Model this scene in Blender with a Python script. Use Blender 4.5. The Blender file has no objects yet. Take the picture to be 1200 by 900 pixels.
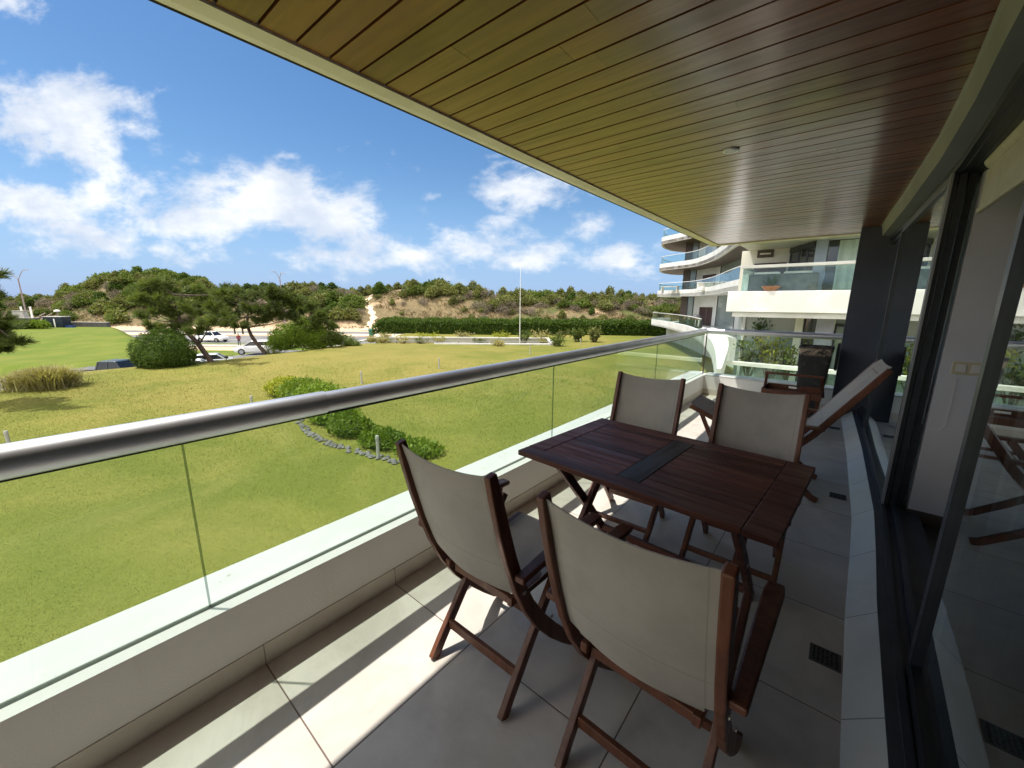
import bpy, bmesh, math, random
import numpy as np
from mathutils import Vector, Matrix
rnd = random.Random(7)
rng = np.random.default_rng(7)
S = bpy.context.scene
R_ = math.radians

# ------------------------------------------------------------------ camera
EYE = 1.52
def _n(v): return v/np.linalg.norm(v)
_d = lambda px, py: _n(np.array([px-600.0, -(py-450.0), -460.0]))
_Y = _d(991, 357.5); _Z = -_d(566, 2788); _Z = _n(_Z-_Y*(_Y@_Z)); _X = np.cross(_Y, _Z)
CR = np.array([_X, _Y, _Z])                       # camera -> world rotation
cam_d = bpy.data.cameras.new('camera'); cam = bpy.data.objects.new('camera', cam_d)
S.collection.objects.link(cam)
M4 = Matrix([list(r) for r in CR]).to_4x4(); M4.translation = Vector((0, 0, EYE)); cam.matrix_world = M4
cam_d.sensor_width = 36; cam_d.lens = 460/1200*36; cam_d.clip_start = 0.02; cam_d.clip_end = 6000
S.camera = cam
fw = CR@np.array([0, 0, -1.0]); fw[2] = 0; fw = _n(fw); uu = np.array([fw[1], -fw[0], 0])
def L(u, w, z=0.0):                               # landscape frame: u to the right, w straight ahead
    return Vector((uu[0]*u+fw[0]*w, uu[1]*u+fw[1]*w, z))
LROT = math.atan2(uu[1], uu[0])
def at(px, py, w):
    r = CR@_d(px, py); t = w/(r@fw); return Vector((r[0]*t, r[1]*t, EYE+r[2]*t))
def hor(px): return 351.0+0.0143*px
def uw(px, w): r = CR@_d(px, hor(px)); return (r@uu)/(r@fw)*w

# ------------------------------------------------------------------ render / light
S.render.engine = 'CYCLES'
cy = S.cycles
cy.use_denoising = True
cy.max_bounces = 9; cy.diffuse_bounces = 5; cy.glossy_bounces = 4; cy.transmission_bounces = 4; cy.transparent_max_bounces = 24
cy.caustics_reflective = False; cy.caustics_refractive = False
cy.sample_clamp_indirect = 0.0
S.view_settings.view_transform = 'Standard'; S.view_settings.look = 'None'
S.view_settings.gamma = 1.0; S.view_settings.use_curve_mapping = False
S.view_settings.exposure = 1.38

SUN = Vector((-0.33, -0.245, 1.0)).normalized()   # towards the sun
sun_d = bpy.data.lights.new('sun', 'SUN'); sun_d.energy = 2.35; sun_d.angle = R_(0.53); sun_d.color = (1.0, 0.95, 0.87)
sun = bpy.data.objects.new('sun', sun_d); S.collection.objects.link(sun)
sun.rotation_euler = SUN.to_track_quat('Z', 'Y').to_euler(); sun.location = (0, 0, 40)

W = bpy.data.worlds.new('World'); S.world = W; W.use_nodes = True
wn = W.node_tree.nodes; wl = W.node_tree.links; wn.clear()
class NT:                                          # tiny node helper
    def __init__(s, tree): s.t = tree; s.n = tree.nodes; s.l = tree.links
    def node(s, typ, **kw):
        x = s.n.new(typ)
        for k, v in kw.items(): setattr(x, k, v)
        return x
    def put(s, sock, v):
        if v is None: return
        if hasattr(v, 'links'): s.l.new(v, sock)
        else:
            if isinstance(v, tuple) and len(v) == 3 and sock.type == 'RGBA': v = v+(1,)
            sock.default_value = v
    def math(s, op, a, b=None, c=None, clamp=False):
        x = s.node('ShaderNodeMath', operation=op, use_clamp=clamp)
        s.put(x.inputs[0], a); s.put(x.inputs[1], b); s.put(x.inputs[2], c); return x.outputs[0]
    def vmath(s, op, a, b=None):
        x = s.node('ShaderNodeVectorMath', operation=op); s.put(x.inputs[0], a); s.put(x.inputs[1], b)
        return x.outputs['Value'] if op in ('DOT_PRODUCT', 'LENGTH') else x.outputs[0]
    def mix(s, f, a, b, mode='MIX'):
        x = s.node('ShaderNodeMix', data_type='RGBA', blend_type=mode); s.put(x.inputs[0], f); s.put(x.inputs[6], a); s.put(x.inputs[7], b); return x.outputs[2]
    def ramp(s, f, stops, interp='LINEAR'):
        x = s.node('ShaderNodeValToRGB'); cr = x.color_ramp; cr.interpolation = interp
        while len(cr.elements) < len(stops): cr.elements.new(0.5)
        for e, (p, c) in zip(cr.elements, stops):
            e.position = p; e.color = (c, c, c, 1) if isinstance(c, (int, float)) else tuple(c)+(1,)
        s.put(x.inputs[0], f); return x.outputs[0]
    def noise(s, vec, scale, detail=4, rough=.55, dist=0.0, dim='3D', out=0):
        x = s.node('ShaderNodeTexNoise', noise_dimensions=dim); s.put(x.inputs['Vector'], vec)
        s.put(x.inputs['Scale'], scale); s.put(x.inputs['Detail'], detail); s.put(x.inputs['Roughness'], rough); s.put(x.inputs['Distortion'], dist)
        return x.outputs[out]
    def mapr(s, v, a, b, c=0.0, d=1.0, smooth=True):
        x = s.node('ShaderNodeMapRange', interpolation_type='SMOOTHSTEP' if smooth else 'LINEAR')
        s.put(x.inputs[0], v); s.put(x.inputs[1], a); s.put(x.inputs[2], b); s.put(x.inputs[3], c); s.put(x.inputs[4], d); return x.outputs[0]
    def comb(s, x, y, z):
        c = s.node('ShaderNodeCombineXYZ'); s.put(c.inputs[0], x); s.put(c.inputs[1], y); s.put(c.inputs[2], z); return c.outputs[0]

wt = NT(W.node_tree)
sky = wt.node('ShaderNodeTexSky', sky_type='NISHITA', sun_disc=False)
sky.sun_elevation = math.asin(SUN.z); sky.sun_rotation = math.atan2(SUN.x, SUN.y) % (2*math.pi)
sky.air_density = 1.0; sky.dust_density = 0.35; sky.ozone_density = 2.2; sky.altitude = 0
hsv = wt.node('ShaderNodeHueSaturation'); hsv.inputs['Saturation'].default_value = 1.22; hsv.inputs['Value'].default_value = 0.74
wl.new(sky.outputs[0], hsv.inputs['Color'])
tc = wt.node('ShaderNodeTexCoord')
D = tc.outputs['Generated']
fdot = wt.math('MAXIMUM', wt.vmath('DOT_PRODUCT', D, tuple(fw)), 0.02)
zc = wt.vmath('DOT_PRODUCT', D, (0, 0, 1))
ca = wt.math('DIVIDE', wt.vmath('DOT_PRODUCT', D, tuple(uu)), fdot)
ce = wt.math('DIVIDE', zc, fdot)
pl = wt.comb(ca, wt.math('MULTIPLY', ce, 1.7), 0.0)
n1 = wt.noise(pl, 4.4, 10, .60, .2)
n2 = wt.noise(wt.vmath('ADD', pl, (3.1, 1.7, .4)), 13.0, 5, .6, .1)
nz = wt.math('ADD', wt.math('MULTIPLY', n1, 0.72), wt.math('MULTIPLY', n2, 0.28))
# cloud masses standing over the sea: (px, py, half width px, half height px, strength)
CL = [(70, 150, 105, 46, 1.0), (10, 120, 60, 36, .8), (120, 165, 55, 32, .7),
      (330, 235, 90, 40, 1.0), (400, 250, 60, 34, .9), (230, 225, 120, 36, .75), (70, 240, 130, 32, .85), (200, 258, 260, 26, .8),
      (440, 283, 60, 22, .65), (625, 216, 62, 26, 1.0), (590, 215, 34, 22, .8), (680, 232, 34, 12, .55), (701, 264, 34, 20, .9),
      (560, 288, 60, 22, .8), (620, 302, 90, 22, .7), (740, 300, 60, 22, .7), (340, 183, 16, 6, .7), (508, 230, 15, 6, .6), (533, 213, 12, 5, .55),
      (390, 300, 200, 16, .6), (140, 285, 150, 16, .6), (580, 265, 30, 12, .6), (10, 5, 40, 14, .7), (585, 183, 18, 6, .5)]
acc = None
for (px, py, sx, sy, am) in CL:
    r = CR@_d(px, py); a0 = (r@uu)/(r@fw); e0 = r[2]/(r@fw); k = 1.0/460*1.02
    qx = wt.math('MULTIPLY', wt.math('SUBTRACT', ca, float(a0)), 1/(sx*k)); qy = wt.math('MULTIPLY', wt.math('SUBTRACT', ce, float(e0)), 1/(sy*k))
    q = wt.math('ADD', wt.math('MULTIPLY', qx, qx), wt.math('MULTIPLY', qy, qy))
    g = wt.math('MULTIPLY', wt.math('EXPONENT', wt.math('MULTIPLY', q, -0.8)), am)
    acc = g if acc is None else wt.math('MAXIMUM', acc, g)
dens = wt.math('ADD', wt.math('ADD', acc, wt.math('MULTIPLY', wt.mapr(ce, .02, .10), wt.mapr(ce, .34, .16, 0.0, .10))), wt.math('MULTIPLY', wt.math('SUBTRACT', nz, 0.5), 3.6))
front = wt.math('MULTIPLY', wt.mapr(dens, 0.34, 1.02), wt.mapr(ce, -.01, .06, .55, 1.0))
# elsewhere in the sky, unseen cloud added as fill light for the balcony
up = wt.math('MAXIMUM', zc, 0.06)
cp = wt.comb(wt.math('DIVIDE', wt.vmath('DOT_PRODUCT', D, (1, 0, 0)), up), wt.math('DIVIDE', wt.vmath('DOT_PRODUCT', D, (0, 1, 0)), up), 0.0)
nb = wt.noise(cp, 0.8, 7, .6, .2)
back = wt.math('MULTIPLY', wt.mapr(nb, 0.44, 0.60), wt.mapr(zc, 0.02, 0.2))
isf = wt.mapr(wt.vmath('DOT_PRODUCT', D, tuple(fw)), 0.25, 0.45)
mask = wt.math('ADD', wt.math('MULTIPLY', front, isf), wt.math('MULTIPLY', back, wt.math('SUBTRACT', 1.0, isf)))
shade = wt.noise(wt.vmath('ADD', pl, (0.0, .1, 2.0)), 5.0, 6, .6)
ccol = wt.mix(wt.mapr(shade, .35, .65), (4.0, 4.4, 5.1), (5.8, 5.9, 6.0))
ccol = wt.mix(isf, (31.0, 28.0, 23.6), ccol)  # unseen cloud set far brighter and warmer than the visible one, as fill
# the air near the horizon is paler than overhead
haze_k = wt.math('MULTIPLY', wt.math('SUBTRACT', 1.0, wt.mapr(zc, -0.02, 0.30)), .80)
clear = wt.mix(haze_k, hsv.outputs[0], (1.55, 2.65, 4.9))
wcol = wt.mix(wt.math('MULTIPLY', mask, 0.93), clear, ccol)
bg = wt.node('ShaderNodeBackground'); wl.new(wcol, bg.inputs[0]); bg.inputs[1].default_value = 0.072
wo = wt.node('ShaderNodeOutputWorld'); wl.new(bg.outputs[0], wo.inputs[0])

# ------------------------------------------------------------------ materials
MATS = {}
def mat(name, base=(.5, .5, .5), rough=.6, metal=0.0, spec=.5, build=None):
    if name in MATS: return MATS[name]
    m = bpy.data.materials.new(name); m.use_nodes = True; t = NT(m.node_tree)
    b = m.node_tree.nodes['Principled BSDF']
    b.inputs['Base Color'].default_value = tuple(base)+(1,); b.inputs['Roughness'].default_value = rough
    b.inputs['Metallic'].default_value = metal; b.inputs['Specular IOR Level'].default_value = spec
    t.b = b; t.out = m.node_tree.nodes['Material Output']; t.oc = None
    if build: build(t)
    MATS[name] = m; return m
def oc(t):
    if not t.oc: t.tcn = t.node('ShaderNodeTexCoord'); t.oc = t.tcn.outputs['Object']
    return t.oc
def geo(t): return t.node('ShaderNodeNewGeometry')
def bump(t, h, strength=.3, dist=.01):
    x = t.node('ShaderNodeBump'); x.inputs['Strength'].default_value = strength; x.inputs['Distance'].default_value = dist
    t.put(x.inputs['Height'], h); t.l.new(x.outputs[0], t.b.inputs['Normal'])
def worldpos(t): return geo(t).outputs['Position']

def m_noisy(name, c1, c2, scale, rough=.7, bs=.2, bscale=None, bdist=.01, metal=0, spec=.5, detail=5, world=False, lo=.35, hi=.65):
    def f(t):
        p = worldpos(t) if world else oc(t)
        n = t.noise(p, scale, detail, .6)
        t.put(t.b.inputs['Base Color'], t.mix(t.mapr(n, lo, hi), c1, c2))
        if bs: bump(t, t.noise(p, bscale or scale*4, 4, .6), bs, bdist)
    return mat(name, c1, rough, metal, spec, f)

def wood(name, c1, c2, rough=.4, axis=0, vary=.35, spec=.5, bs=.12, scale=1.0):
    def f(t):
        st = [14.0, 14.0, 14.0]; st[axis] = 1.2
        mp = t.node('ShaderNodeMapping'); t.put(mp.inputs['Vector'], oc(t)); mp.inputs['Scale'].default_value = [s*scale for s in st]
        ri = geo(t).outputs['Random Per Island']
        oi = t.node('ShaderNodeObjectInfo').outputs['Random']
        off = t.comb(t.math('MULTIPLY', ri, 17.0), t.math('MULTIPLY', ri, 31.0), t.math('MULTIPLY', oi, 9.0))
        n = t.noise(t.vmath('ADD', mp.outputs[0], off), 1.6, 6, .65, .4)
        n3 = t.noise(t.vmath('ADD', mp.outputs[0], off), 7.0, 3, .7)
        c = t.mix(t.mapr(n, .32, .68), c1, c2)
        c = t.mix(t.math('MULTIPLY', t.mapr(n3, .5, .75), .35), c, tuple(x*.45 for x in c1))
        v = t.math('ADD', 1-vary, t.math('MULTIPLY', ri, 2*vary))
        c = t.mix(1.0, c, t.comb(v, v, v), 'MULTIPLY')
        t.put(t.b.inputs['Base Color'], c)
        t.put(t.b.inputs['Roughness'], t.mapr(n, .3, .7, rough*.8, rough*1.25))
        bump(t, n3, bs, .002)
    return mat(name, c1, rough, 0, spec, f)

def glassy(name, tint, refl=1.0, rough=.0, ior=1.5, dirt=0.0):
    m = bpy.data.materials.new(name); m.use_nodes = True; t = NT(m.node_tree); t.n.clear(); t.oc = None
    tr = t.node('ShaderNodeBsdfTransparent'); tr.inputs[0].default_value = tuple(tint)+(1,)
    gl = t.node('ShaderNodeBsdfGlossy'); gl.inputs['Roughness'].default_value = rough; gl.inputs[0].default_value = (.95, 1, .98, 1)
    g = geo(t); c = t.math('ABSOLUTE', t.vmath('DOT_PRODUCT', g.outputs['Normal'], g.outputs['Incoming']))
    f0 = ((ior-1)/(ior+1))**2
    f = t.math('MULTIPLY', t.math('ADD', f0, t.math('MULTIPLY', t.math('POWER', t.math('SUBTRACT', 1.0, c, clamp=True), 5.0), 1-f0)), refl, clamp=True)
    mx = t.node('ShaderNodeMixShader'); t.put(mx.inputs[0], f); t.l.new(tr.outputs[0], mx.inputs[1]); t.l.new(gl.outputs[0], mx.inputs[2])
    last = mx.outputs[0]
    if dirt:
        df = t.node('ShaderNodeBsdfDiffuse'); df.inputs[0].default_value = (.75, .8, .78, 1)
        n = t.noise(geo(t).outputs['Position'], 3.0, 6, .65)
        pz = geo(t).outputs['Position']; spots = t.math('MULTIPLY', t.mapr(t.noise(pz, 55.0, 2, .5), .70, .76), t.mapr(t.noise(pz, 4.0, 3, .6), .45, .65))
        m2 = t.node('ShaderNodeMixShader'); t.put(m2.inputs[0], t.math('ADD', t.mapr(n, .35, .8, dirt*.4, dirt*1.6), t.math('MULTIPLY', spots, dirt*5.0))); t.l.new(last, m2.inputs[1]); t.l.new(df.outputs[0], m2.inputs[2]); last = m2.outputs[0]
    o = t.node('ShaderNodeOutputMaterial'); t.l.new(last, o.inputs[0]); MATS[name] = m; return m

def leafmat(name, c1, c2, c3=None, trans=.35, rough=.6):
    def f(t):
        g = geo(t); ri = g.outputs['Random Per Island']
        oi = t.node('ShaderNodeObjectInfo').outputs['Random']
        n = t.noise(g.outputs['Position'], .9, 3, .6)
        k = t.math('ADD', t.math('MULTIPLY', ri, .55), t.math('MULTIPLY', t.mapr(n, .3, .7), .45))
        c = t.mix(k, c1, c2)
        if c3: c = t.mix(t.mapr(ri, .8, .82), c, c3)
        v = t.math('ADD', .8, t.math('MULTIPLY', oi, .4)); c = t.mix(1.0, c, t.comb(v, v, v), 'MULTIPLY')
        t.put(t.b.inputs['Base Color'], c)
        tl = t.node('ShaderNodeBsdfTranslucent'); t.put(tl.inputs[0], t.mix(1.0, c, (1.2, 1.25, .6), 'MULTIPLY'))
        mx = t.node('ShaderNodeMixShader'); mx.inputs[0].default_value = trans
        t.l.new(t.b.outputs[0], mx.inputs[1]); t.l.new(tl.outputs[0], mx.inputs[2]); t.l.new(mx.outputs[0], t.out.inputs[0])
    return mat(name, c1, rough, 0, .25, f)

def tilemat(name, c1, c2, grout, sx, sy, ox, oy, gw=.0035, rough=.35):
    def f(t):
        p = worldpos(t); sp = t.node('ShaderNodeSeparateXYZ'); t.put(sp.inputs[0], p)
        def cell(v, s, o):
            q = t.math('DIVIDE', t.math('SUBTRACT', v, o), s); fr = t.math('FRACT', q)
            e = t.math('MULTIPLY', t.math('MINIMUM', fr, t.math('SUBTRACT', 1.0, fr)), s)
            return t.math('FLOOR', q), e
        i, ex = cell(sp.outputs[0], sx, ox); j, ey = cell(sp.outputs[1], sy, oy)
        e = t.math('MINIMUM', ex, ey)
        wnz = t.node('ShaderNodeTexWhiteNoise', noise_dimensions='2D'); t.put(wnz.inputs['Vector'], t.comb(i, j, 0.0))
        n = t.noise(t.vmath('ADD', p, t.comb(t.math('MULTIPLY', wnz.outputs[0], 9.0), 0.0, 0.0)), 3.2, 8, .62, .6)
        n2 = t.noise(p, 40.0, 3, .6)
        c = t.mix(t.mapr(n, .3, .7), c1, c2)
        v = t.math('ADD', .96, t.math('MULTIPLY', wnz.outputs[0], .07)); c = t.mix(1.0, c, t.comb(v, v, v), 'MULTIPLY')
        dirt = t.mapr(t.noise(p, 1.1, 6, .7), .5, .75); c = t.mix(t.math('MULTIPLY', dirt, .5), c, (.36, .31, .25)); spk = t.mapr(t.noise(p, 26.0, 4, .7), .64, .72); c = t.mix(t.math('MULTIPLY', spk, .25), c, (.30, .26, .21))
        g = t.mapr(e, gw*.5, gw*.5+.0015)
        t.put(t.b.inputs['Base Color'], t.mix(g, grout, c))
        t.put(t.b.inputs['Roughness'], t.math('ADD', rough, t.math('MULTIPLY', n2, .2)))
        bump(t, g, .5, .002)
    return mat(name, c1, rough, 0, .45, f)

tile = tilemat('floor_tile', (.66, .62, .56), (.53, .49, .435), (.15, .10, .08), .68, .64, -1.105, .41)
tile_kerb = tilemat('kerb_tile', (.66, .65, .62), (.60, .59, .56), (.2, .18, .16), 50, .64, -20, 1.705)
def _stucco(t):
    p = worldpos(t)
    n = t.noise(p, 1.3, 6, .65); s = t.node('ShaderNodeSeparateXYZ'); t.put(s.inputs[0], p)
    streak = t.noise(t.vmath('MULTIPLY', p, (9, 9, .6)), 1.0, 4, .6)
    c = t.mix(t.math('MULTIPLY', t.mapr(n, .45, .75), .35), (.78, .76, .725), (.66, .635, .59))
    c = t.mix(t.math('MULTIPLY', t.mapr(streak, .55, .8), .25), c, (.50, .46, .40))
    t.put(t.b.inputs['Base Color'], c); bump(t, t.noise(p, 160.0, 3, .6), .35, .004)
stucco = mat('stucco_white', (.75, .73, .7), .85, 0, .3, _stucco)
def _cap(t):
    p = worldpos(t); n = t.noise(p, 6.0, 7, .7); n2 = t.noise(p, 30.0, 4, .6)
    k = t.math('MULTIPLY', t.mapr(n, .60, .68), t.mapr(n2, .52, .6))
    c = t.mix(t.math('MULTIPLY', t.mapr(t.noise(p, 1.5, 5, .6), .45, .75), .3), (.54, .54, .525), (.45, .44, .41))
    t.put(t.b.inputs['Base Color'], t.mix(k, c, (.25, .22, .18))); bump(t, n2, .15, .004)
cap = mat('cap_paint', (.8, .8, .78), .6, 0, .4, _cap)
white = m_noisy('white_paint', (.70, .70, .69), (.60, .60, .58), 1.1, .6, .1, 60, .003)
white_dull = m_noisy('white_render', (.62, .62, .60), (.52, .52, .49), .8, .8, .1, 60, .003)
alu = m_noisy('brushed_aluminium', (.64, .65, .67), (.56, .57, .59), 3, .46, .05, 80, .001, metal=1.0)
alu_dark = mat('black_gasket', (.02, .02, .022), .5)
frame_m = m_noisy('dark_frame', (.018, .022, .030), (.028, .033, .042), 6, .38, .05, 90, .001, spec=.5)
sill_m = m_noisy('dark_sill', (.035, .043, .06), (.05, .058, .075), 8, .42, .1, 60, .002)
col_m = m_noisy('blue_grey_paint', (.060, .068, .095), (.048, .055, .078), 2, .55, .1, 80, .003)
bulk_m = m_noisy('bulkhead_paint', (.27, .28, .265), (.23, .24, .225), 2, .7, .1, 70, .003)
soffit_m = m_noisy('soffit_paint', (.12, .13, .145), (.10, .11, .125), 2, .7, .1, 70, .003)
edge_m = m_noisy('edge_trim_paint', (.84, .80, .78), (.70, .66, .62), 2.2, .6, .2, 40, .004, lo=.45, hi=.75)
ceil_wood = wood('ceiling_timber', (.205, .060, .020), (.135, .038, .013), .36, 0, .26, .6, .04)
_cb = ceil_wood.node_tree.nodes['Principled BSDF']; _cb.inputs['Coat Weight'].default_value = .75; _cb.inputs['Coat Roughness'].default_value = .16
chair_wood = wood('dark_hardwood', (.175, .062, .030), (.105, .037, .018), .42, 2, .12, .45)
table_wood = wood('table_hardwood', (.165, .056, .034), (.095, .031, .020), .48, 0, .42, .3)
table_grey = wood('weathered_board', (.060, .046, .040), (.042, .032, .028), .48, 1, .1, .25)
def _canvas(t):
    p = oc(t)
    w1 = t.node('ShaderNodeTexWave', wave_type='BANDS', bands_direction='X'); t.put(w1.inputs['Vector'], p); w1.inputs['Scale'].default_value = 240
    w2 = t.node('ShaderNodeTexWave', wave_type='BANDS', bands_direction='Z'); t.put(w2.inputs['Vector'], p); w2.inputs['Scale'].default_value = 240
    h = t.math('MULTIPLY', w1.outputs['Fac'], w2.outputs['Fac'])
    oi = t.node('ShaderNodeObjectInfo').outputs['Random']
    n = t.noise(t.vmath('ADD', p, t.comb(t.math('MULTIPLY', oi, 20.0), 0.0, 0.0)), 5.0, 7, .65)
    c = t.mix(t.mapr(n, .35, .7), (.52, .48, .42), (.44, .405, .35))
    sp = t.node('ShaderNodeSeparateXYZ'); t.put(sp.inputs[0], p)
    seam = t.math('LESS_THAN', t.math('ABSOLUTE', t.math('SUBTRACT', sp.outputs[2], t.math('ADD', .615, t.math('MULTIPLY', oi, .03)))), .0022)
    hem = t.math('LESS_THAN', t.math('ABSOLUTE', t.math('SUBTRACT', t.math('ABSOLUTE', sp.outputs[0]), .192)), .0016)
    stitch = t.math('MAXIMUM', seam, t.math('MULTIPLY', hem, t.math('GREATER_THAN', sp.outputs[2], .5)))
    c = t.mix(t.math('MULTIPLY', stitch, .45), c, (.27, .24, .19))
    wr = t.noise(t.vmath('MULTIPLY', p, (3.0, 1.0, 14.0)), 2.0, 4, .6, .8)
    grime = t.mapr(sp.outputs[2], .85, 1.0); c = t.mix(t.math('MULTIPLY', t.math('MULTIPLY', grime, n), .35), c, (.30, .27, .23))
    st = t.mapr(t.noise(t.vmath('ADD', p, t.comb(0.0, t.math('MULTIPLY', oi, 13.0), 0.0)), 9.0, 8, .75, 1.0), .66, .75)
    c = t.mix(t.math('MULTIPLY', st, .28), c, (.62, .58, .5))
    t.put(t.b.inputs['Base Color'], t.mix(t.math('MULTIPLY', h, .2), c, (.30, .27, .22)))
    bump(t, t.math('ADD', t.math('ADD', t.math('MULTIPLY', h, .35), t.math('MULTIPLY', wr, 2.2)), t.math('MULTIPLY', stitch, -.6)), .4, .004)
    tl = t.node('ShaderNodeBsdfTranslucent'); tl.inputs[0].default_value = (.5, .44, .36, 1)
    mx = t.node('ShaderNodeMixShader'); mx.inputs[0].default_value = .12
    t.l.new(t.b.outputs[0], mx.inputs[1]); t.l.new(tl.outputs[0], mx.inputs[2]); t.l.new(mx.outputs[0], t.out.inputs[0])
canvas = mat('beige_canvas', (.46, .42, .35), .9, 0, .2, _canvas)
steel = mat('bolt_steel', (.6, .58, .55), .35, 1.0)
rail_glass = glassy('rail_glass', (.90, .965, .93), 1.0, 0.0, 1.45, dirt=.022)
win_glass = glassy('window_glass', (.55, .60, .60), 1.6, 0.0, 1.5)
nb_glass = glassy('balcony_glass', (.86, .94, .93), .8, .02, 1.5, dirt=.012)
dark_glass = mat('dark_window', (.03, .038, .042), .06, 0, .9)
grey_glass = mat('grey_green_glass', (.22, .27, .26), .12, 0, .8)
black_m = mat('black_plastic', (.015, .016, .018), .4)
grate_m = mat('drain_metal', (.10, .10, .10), .45, .7)
grate_hole = mat('drain_hole', (.004, .004, .004), .9)
inner_wall = m_noisy('inner_wall_paint', (.56, .56, .58), (.52, .52, .54), 2, .8, .05, 80, .002)
inner_floor = m_noisy('inner_floor', (.07, .06, .05), (.05, .045, .04), 2, .4, 0)
blind_m = m_noisy('blind_fabric', (.50, .47, .36), (.44, .41, .31), 9, .9, .1, 100, .002)
ivory = mat('ivory_plastic', (.50, .45, .30), .5)
switch_white = mat('switch_white', (.62, .6, .55), .45)
cloth_grey = m_noisy('grey_upholstery', (.16, .155, .15), (.12, .115, .11), 6, .9, .1)
cloth_white = m_noisy('white_cushion', (.75, .74, .70), (.65, .64, .6), 4, .9, .1)
terracotta = m_noisy('terracotta', (.42, .22, .13), (.34, .17, .10), 6, .8, .1)
curtain_m = m_noisy('sheer_curtain', (.52, .62, .56), (.44, .54, .49), 3, .8, 0)
blue_wall = m_noisy('blue_grey_wall', (.30, .35, .43), (.26, .31, .38), 2, .7, .05, 60, .002)
lav_wall = m_noisy('lavender_wall', (.36, .36, .44), (.31, .31, .38), 2, .7, .05, 60, .002)
brown_panel = m_noisy('brown_cladding', (.08, .055, .042), (.06, .04, .032), 5, .5, .1)
soffit_wood = m_noisy('timber_soffit', (.16, .11, .085), (.12, .08, .06), 4, .5, .1)
door_red = m_noisy('dark_red_door', (.055, .018, .014), (.03, .012, .01), 3, .5, 0)
picture_m = m_noisy('picture_print', (.46, .38, .30), (.30, .20, .14), 7, .7, 0)
stone_dark = m_noisy('dark_stone', (.055, .055, .06), (.09, .088, .09), 3, .85, .5, 14, .05)
stone_edge = m_noisy('stone_edging', (.17, .165, .155), (.09, .09, .085), 6, .85, .6, 20, .03)
concrete = m_noisy('concrete', (.42, .41, .39), (.34, .33, .31), 2, .85, .2, 30, .01)
lamp_metal = m_noisy('street_lamp_metal', (.28, .22, .22), (.22, .17, .17), 2, .5, .05)
car_white = mat('car_white', (.80, .81, .82), .22, 0, .6)
car_silver = mat('car_silver', (.55, .58, .60), .22, .3, .6)
car_black = mat('car_black', (.025, .03, .036), .3, 0, .6)
car_bed = mat('tonneau_grey', (.10, .105, .11), .55, 0, .4)
car_blue = mat('truck_roof', (.035, .055, .068), .3, 0, .6)
tyre_m = mat('tyre', (.02, .02, .02), .85)
rim_m = mat('wheel_rim', (.5, .5, .52), .3, .9)
car_glass = mat('car_glass', (.012, .015, .018), .12, 0, .5)
lens_red = mat('tail_lens', (.35, .02, .015), .2)
lens_clear = mat('head_lens', (.75, .78, .8), .1)
bark = m_noisy('pine_bark', (.09, .065, .05), (.05, .036, .03), 9, .95, .8, 22, .04)
def _pot(t):
    p = oc(t); s = t.node('ShaderNodeSeparateXYZ'); t.put(s.inputs[0], p)
    n = t.noise(p, 7.0, 8, .7, .5); band = t.math('MULTIPLY', t.mapr(s.outputs[2], .84, .90), t.mapr(s.outputs[2], .97, .93))
    k = t.math('MULTIPLY', band, t.mapr(n, .44, .52))
    c = t.mix(t.mapr(n, .5, .72), (.035, .034, .033), (.085, .082, .075))
    t.put(t.b.inputs['Base Color'], t.mix(k, c, (.42, .33, .25))); bump(t, n, .4, .01)
pot_m = mat('peeling_black_pot', (.04, .04, .04), .75, 0, .3, _pot)
pole_white = mat('pole_white', (.75, .76, .76), .4)
skin_m = mat('skin', (.42, .26, .19), .6)
shirt_m = mat('maroon_shirt', (.16, .035, .045), .9)
trouser_m = mat('dark_trousers', (.03, .03, .04), .9)
bollard_m = m_noisy('bollard_grey', (.36, .36, .34), (.30, .30, .28), 4, .6, .05)

# ground materials
def _lawn(t):
    p = worldpos(t)
    big = t.noise(p, .055, 5, .6, .8); mid = t.noise(p, .33, 5, .6, .5); fine = t.noise(p, 9.0, 5, .7); vfine = t.noise(p, 38.0, 3, .7)
    c = t.mix(t.mapr(mid, .32, .68), (.108, .125, .020), (.150, .155, .030))
    c = t.mix(t.math('MULTIPLY', t.mapr(t.math('ADD', t.math('ADD', t.math('MULTIPLY', big, .65), t.math('MULTIPLY', mid, .35)), t.mapr(t.vmath('DOT_PRODUCT', p, tuple(float(q) for q in fw)), 9, 26, -.05, .075)), .46, .68), .62), c, (.225, .180, .055))
    c = t.mix(t.math('MULTIPLY', t.mapr(fine, .42, .66), .28), c, (.085, .105, .010))
    c = t.mix(t.math('MULTIPLY', t.mapr(vfine, .48, .7), .35), c, (.30, .28, .07))
    t.put(t.b.inputs['Base Color'], c)
    bump(t, t.math('ADD', fine, t.math('MULTIPLY', vfine, .8)), .5, .035)
lawn_m = mat('lawn_grass', (.16, .17, .03), .9, 0, .15, _lawn)
def _lawn2(t):
    p = worldpos(t); mid = t.noise(p, .3, 5, .6, .5); fine = t.noise(p, 5.0, 5, .7)
    c = t.mix(t.mapr(mid, .35, .65), (.092, .132, .016), (.135, .156, .025))
    c = t.mix(t.math('MULTIPLY', t.mapr(fine, .45, .7), .35), c, (.08, .11, .012))
    t.put(t.b.inputs['Base Color'], c); bump(t, fine, .8, .06)
lawn2_m = mat('bank_grass', (.15, .19, .03), .9, 0, .15, _lawn2)
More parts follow.
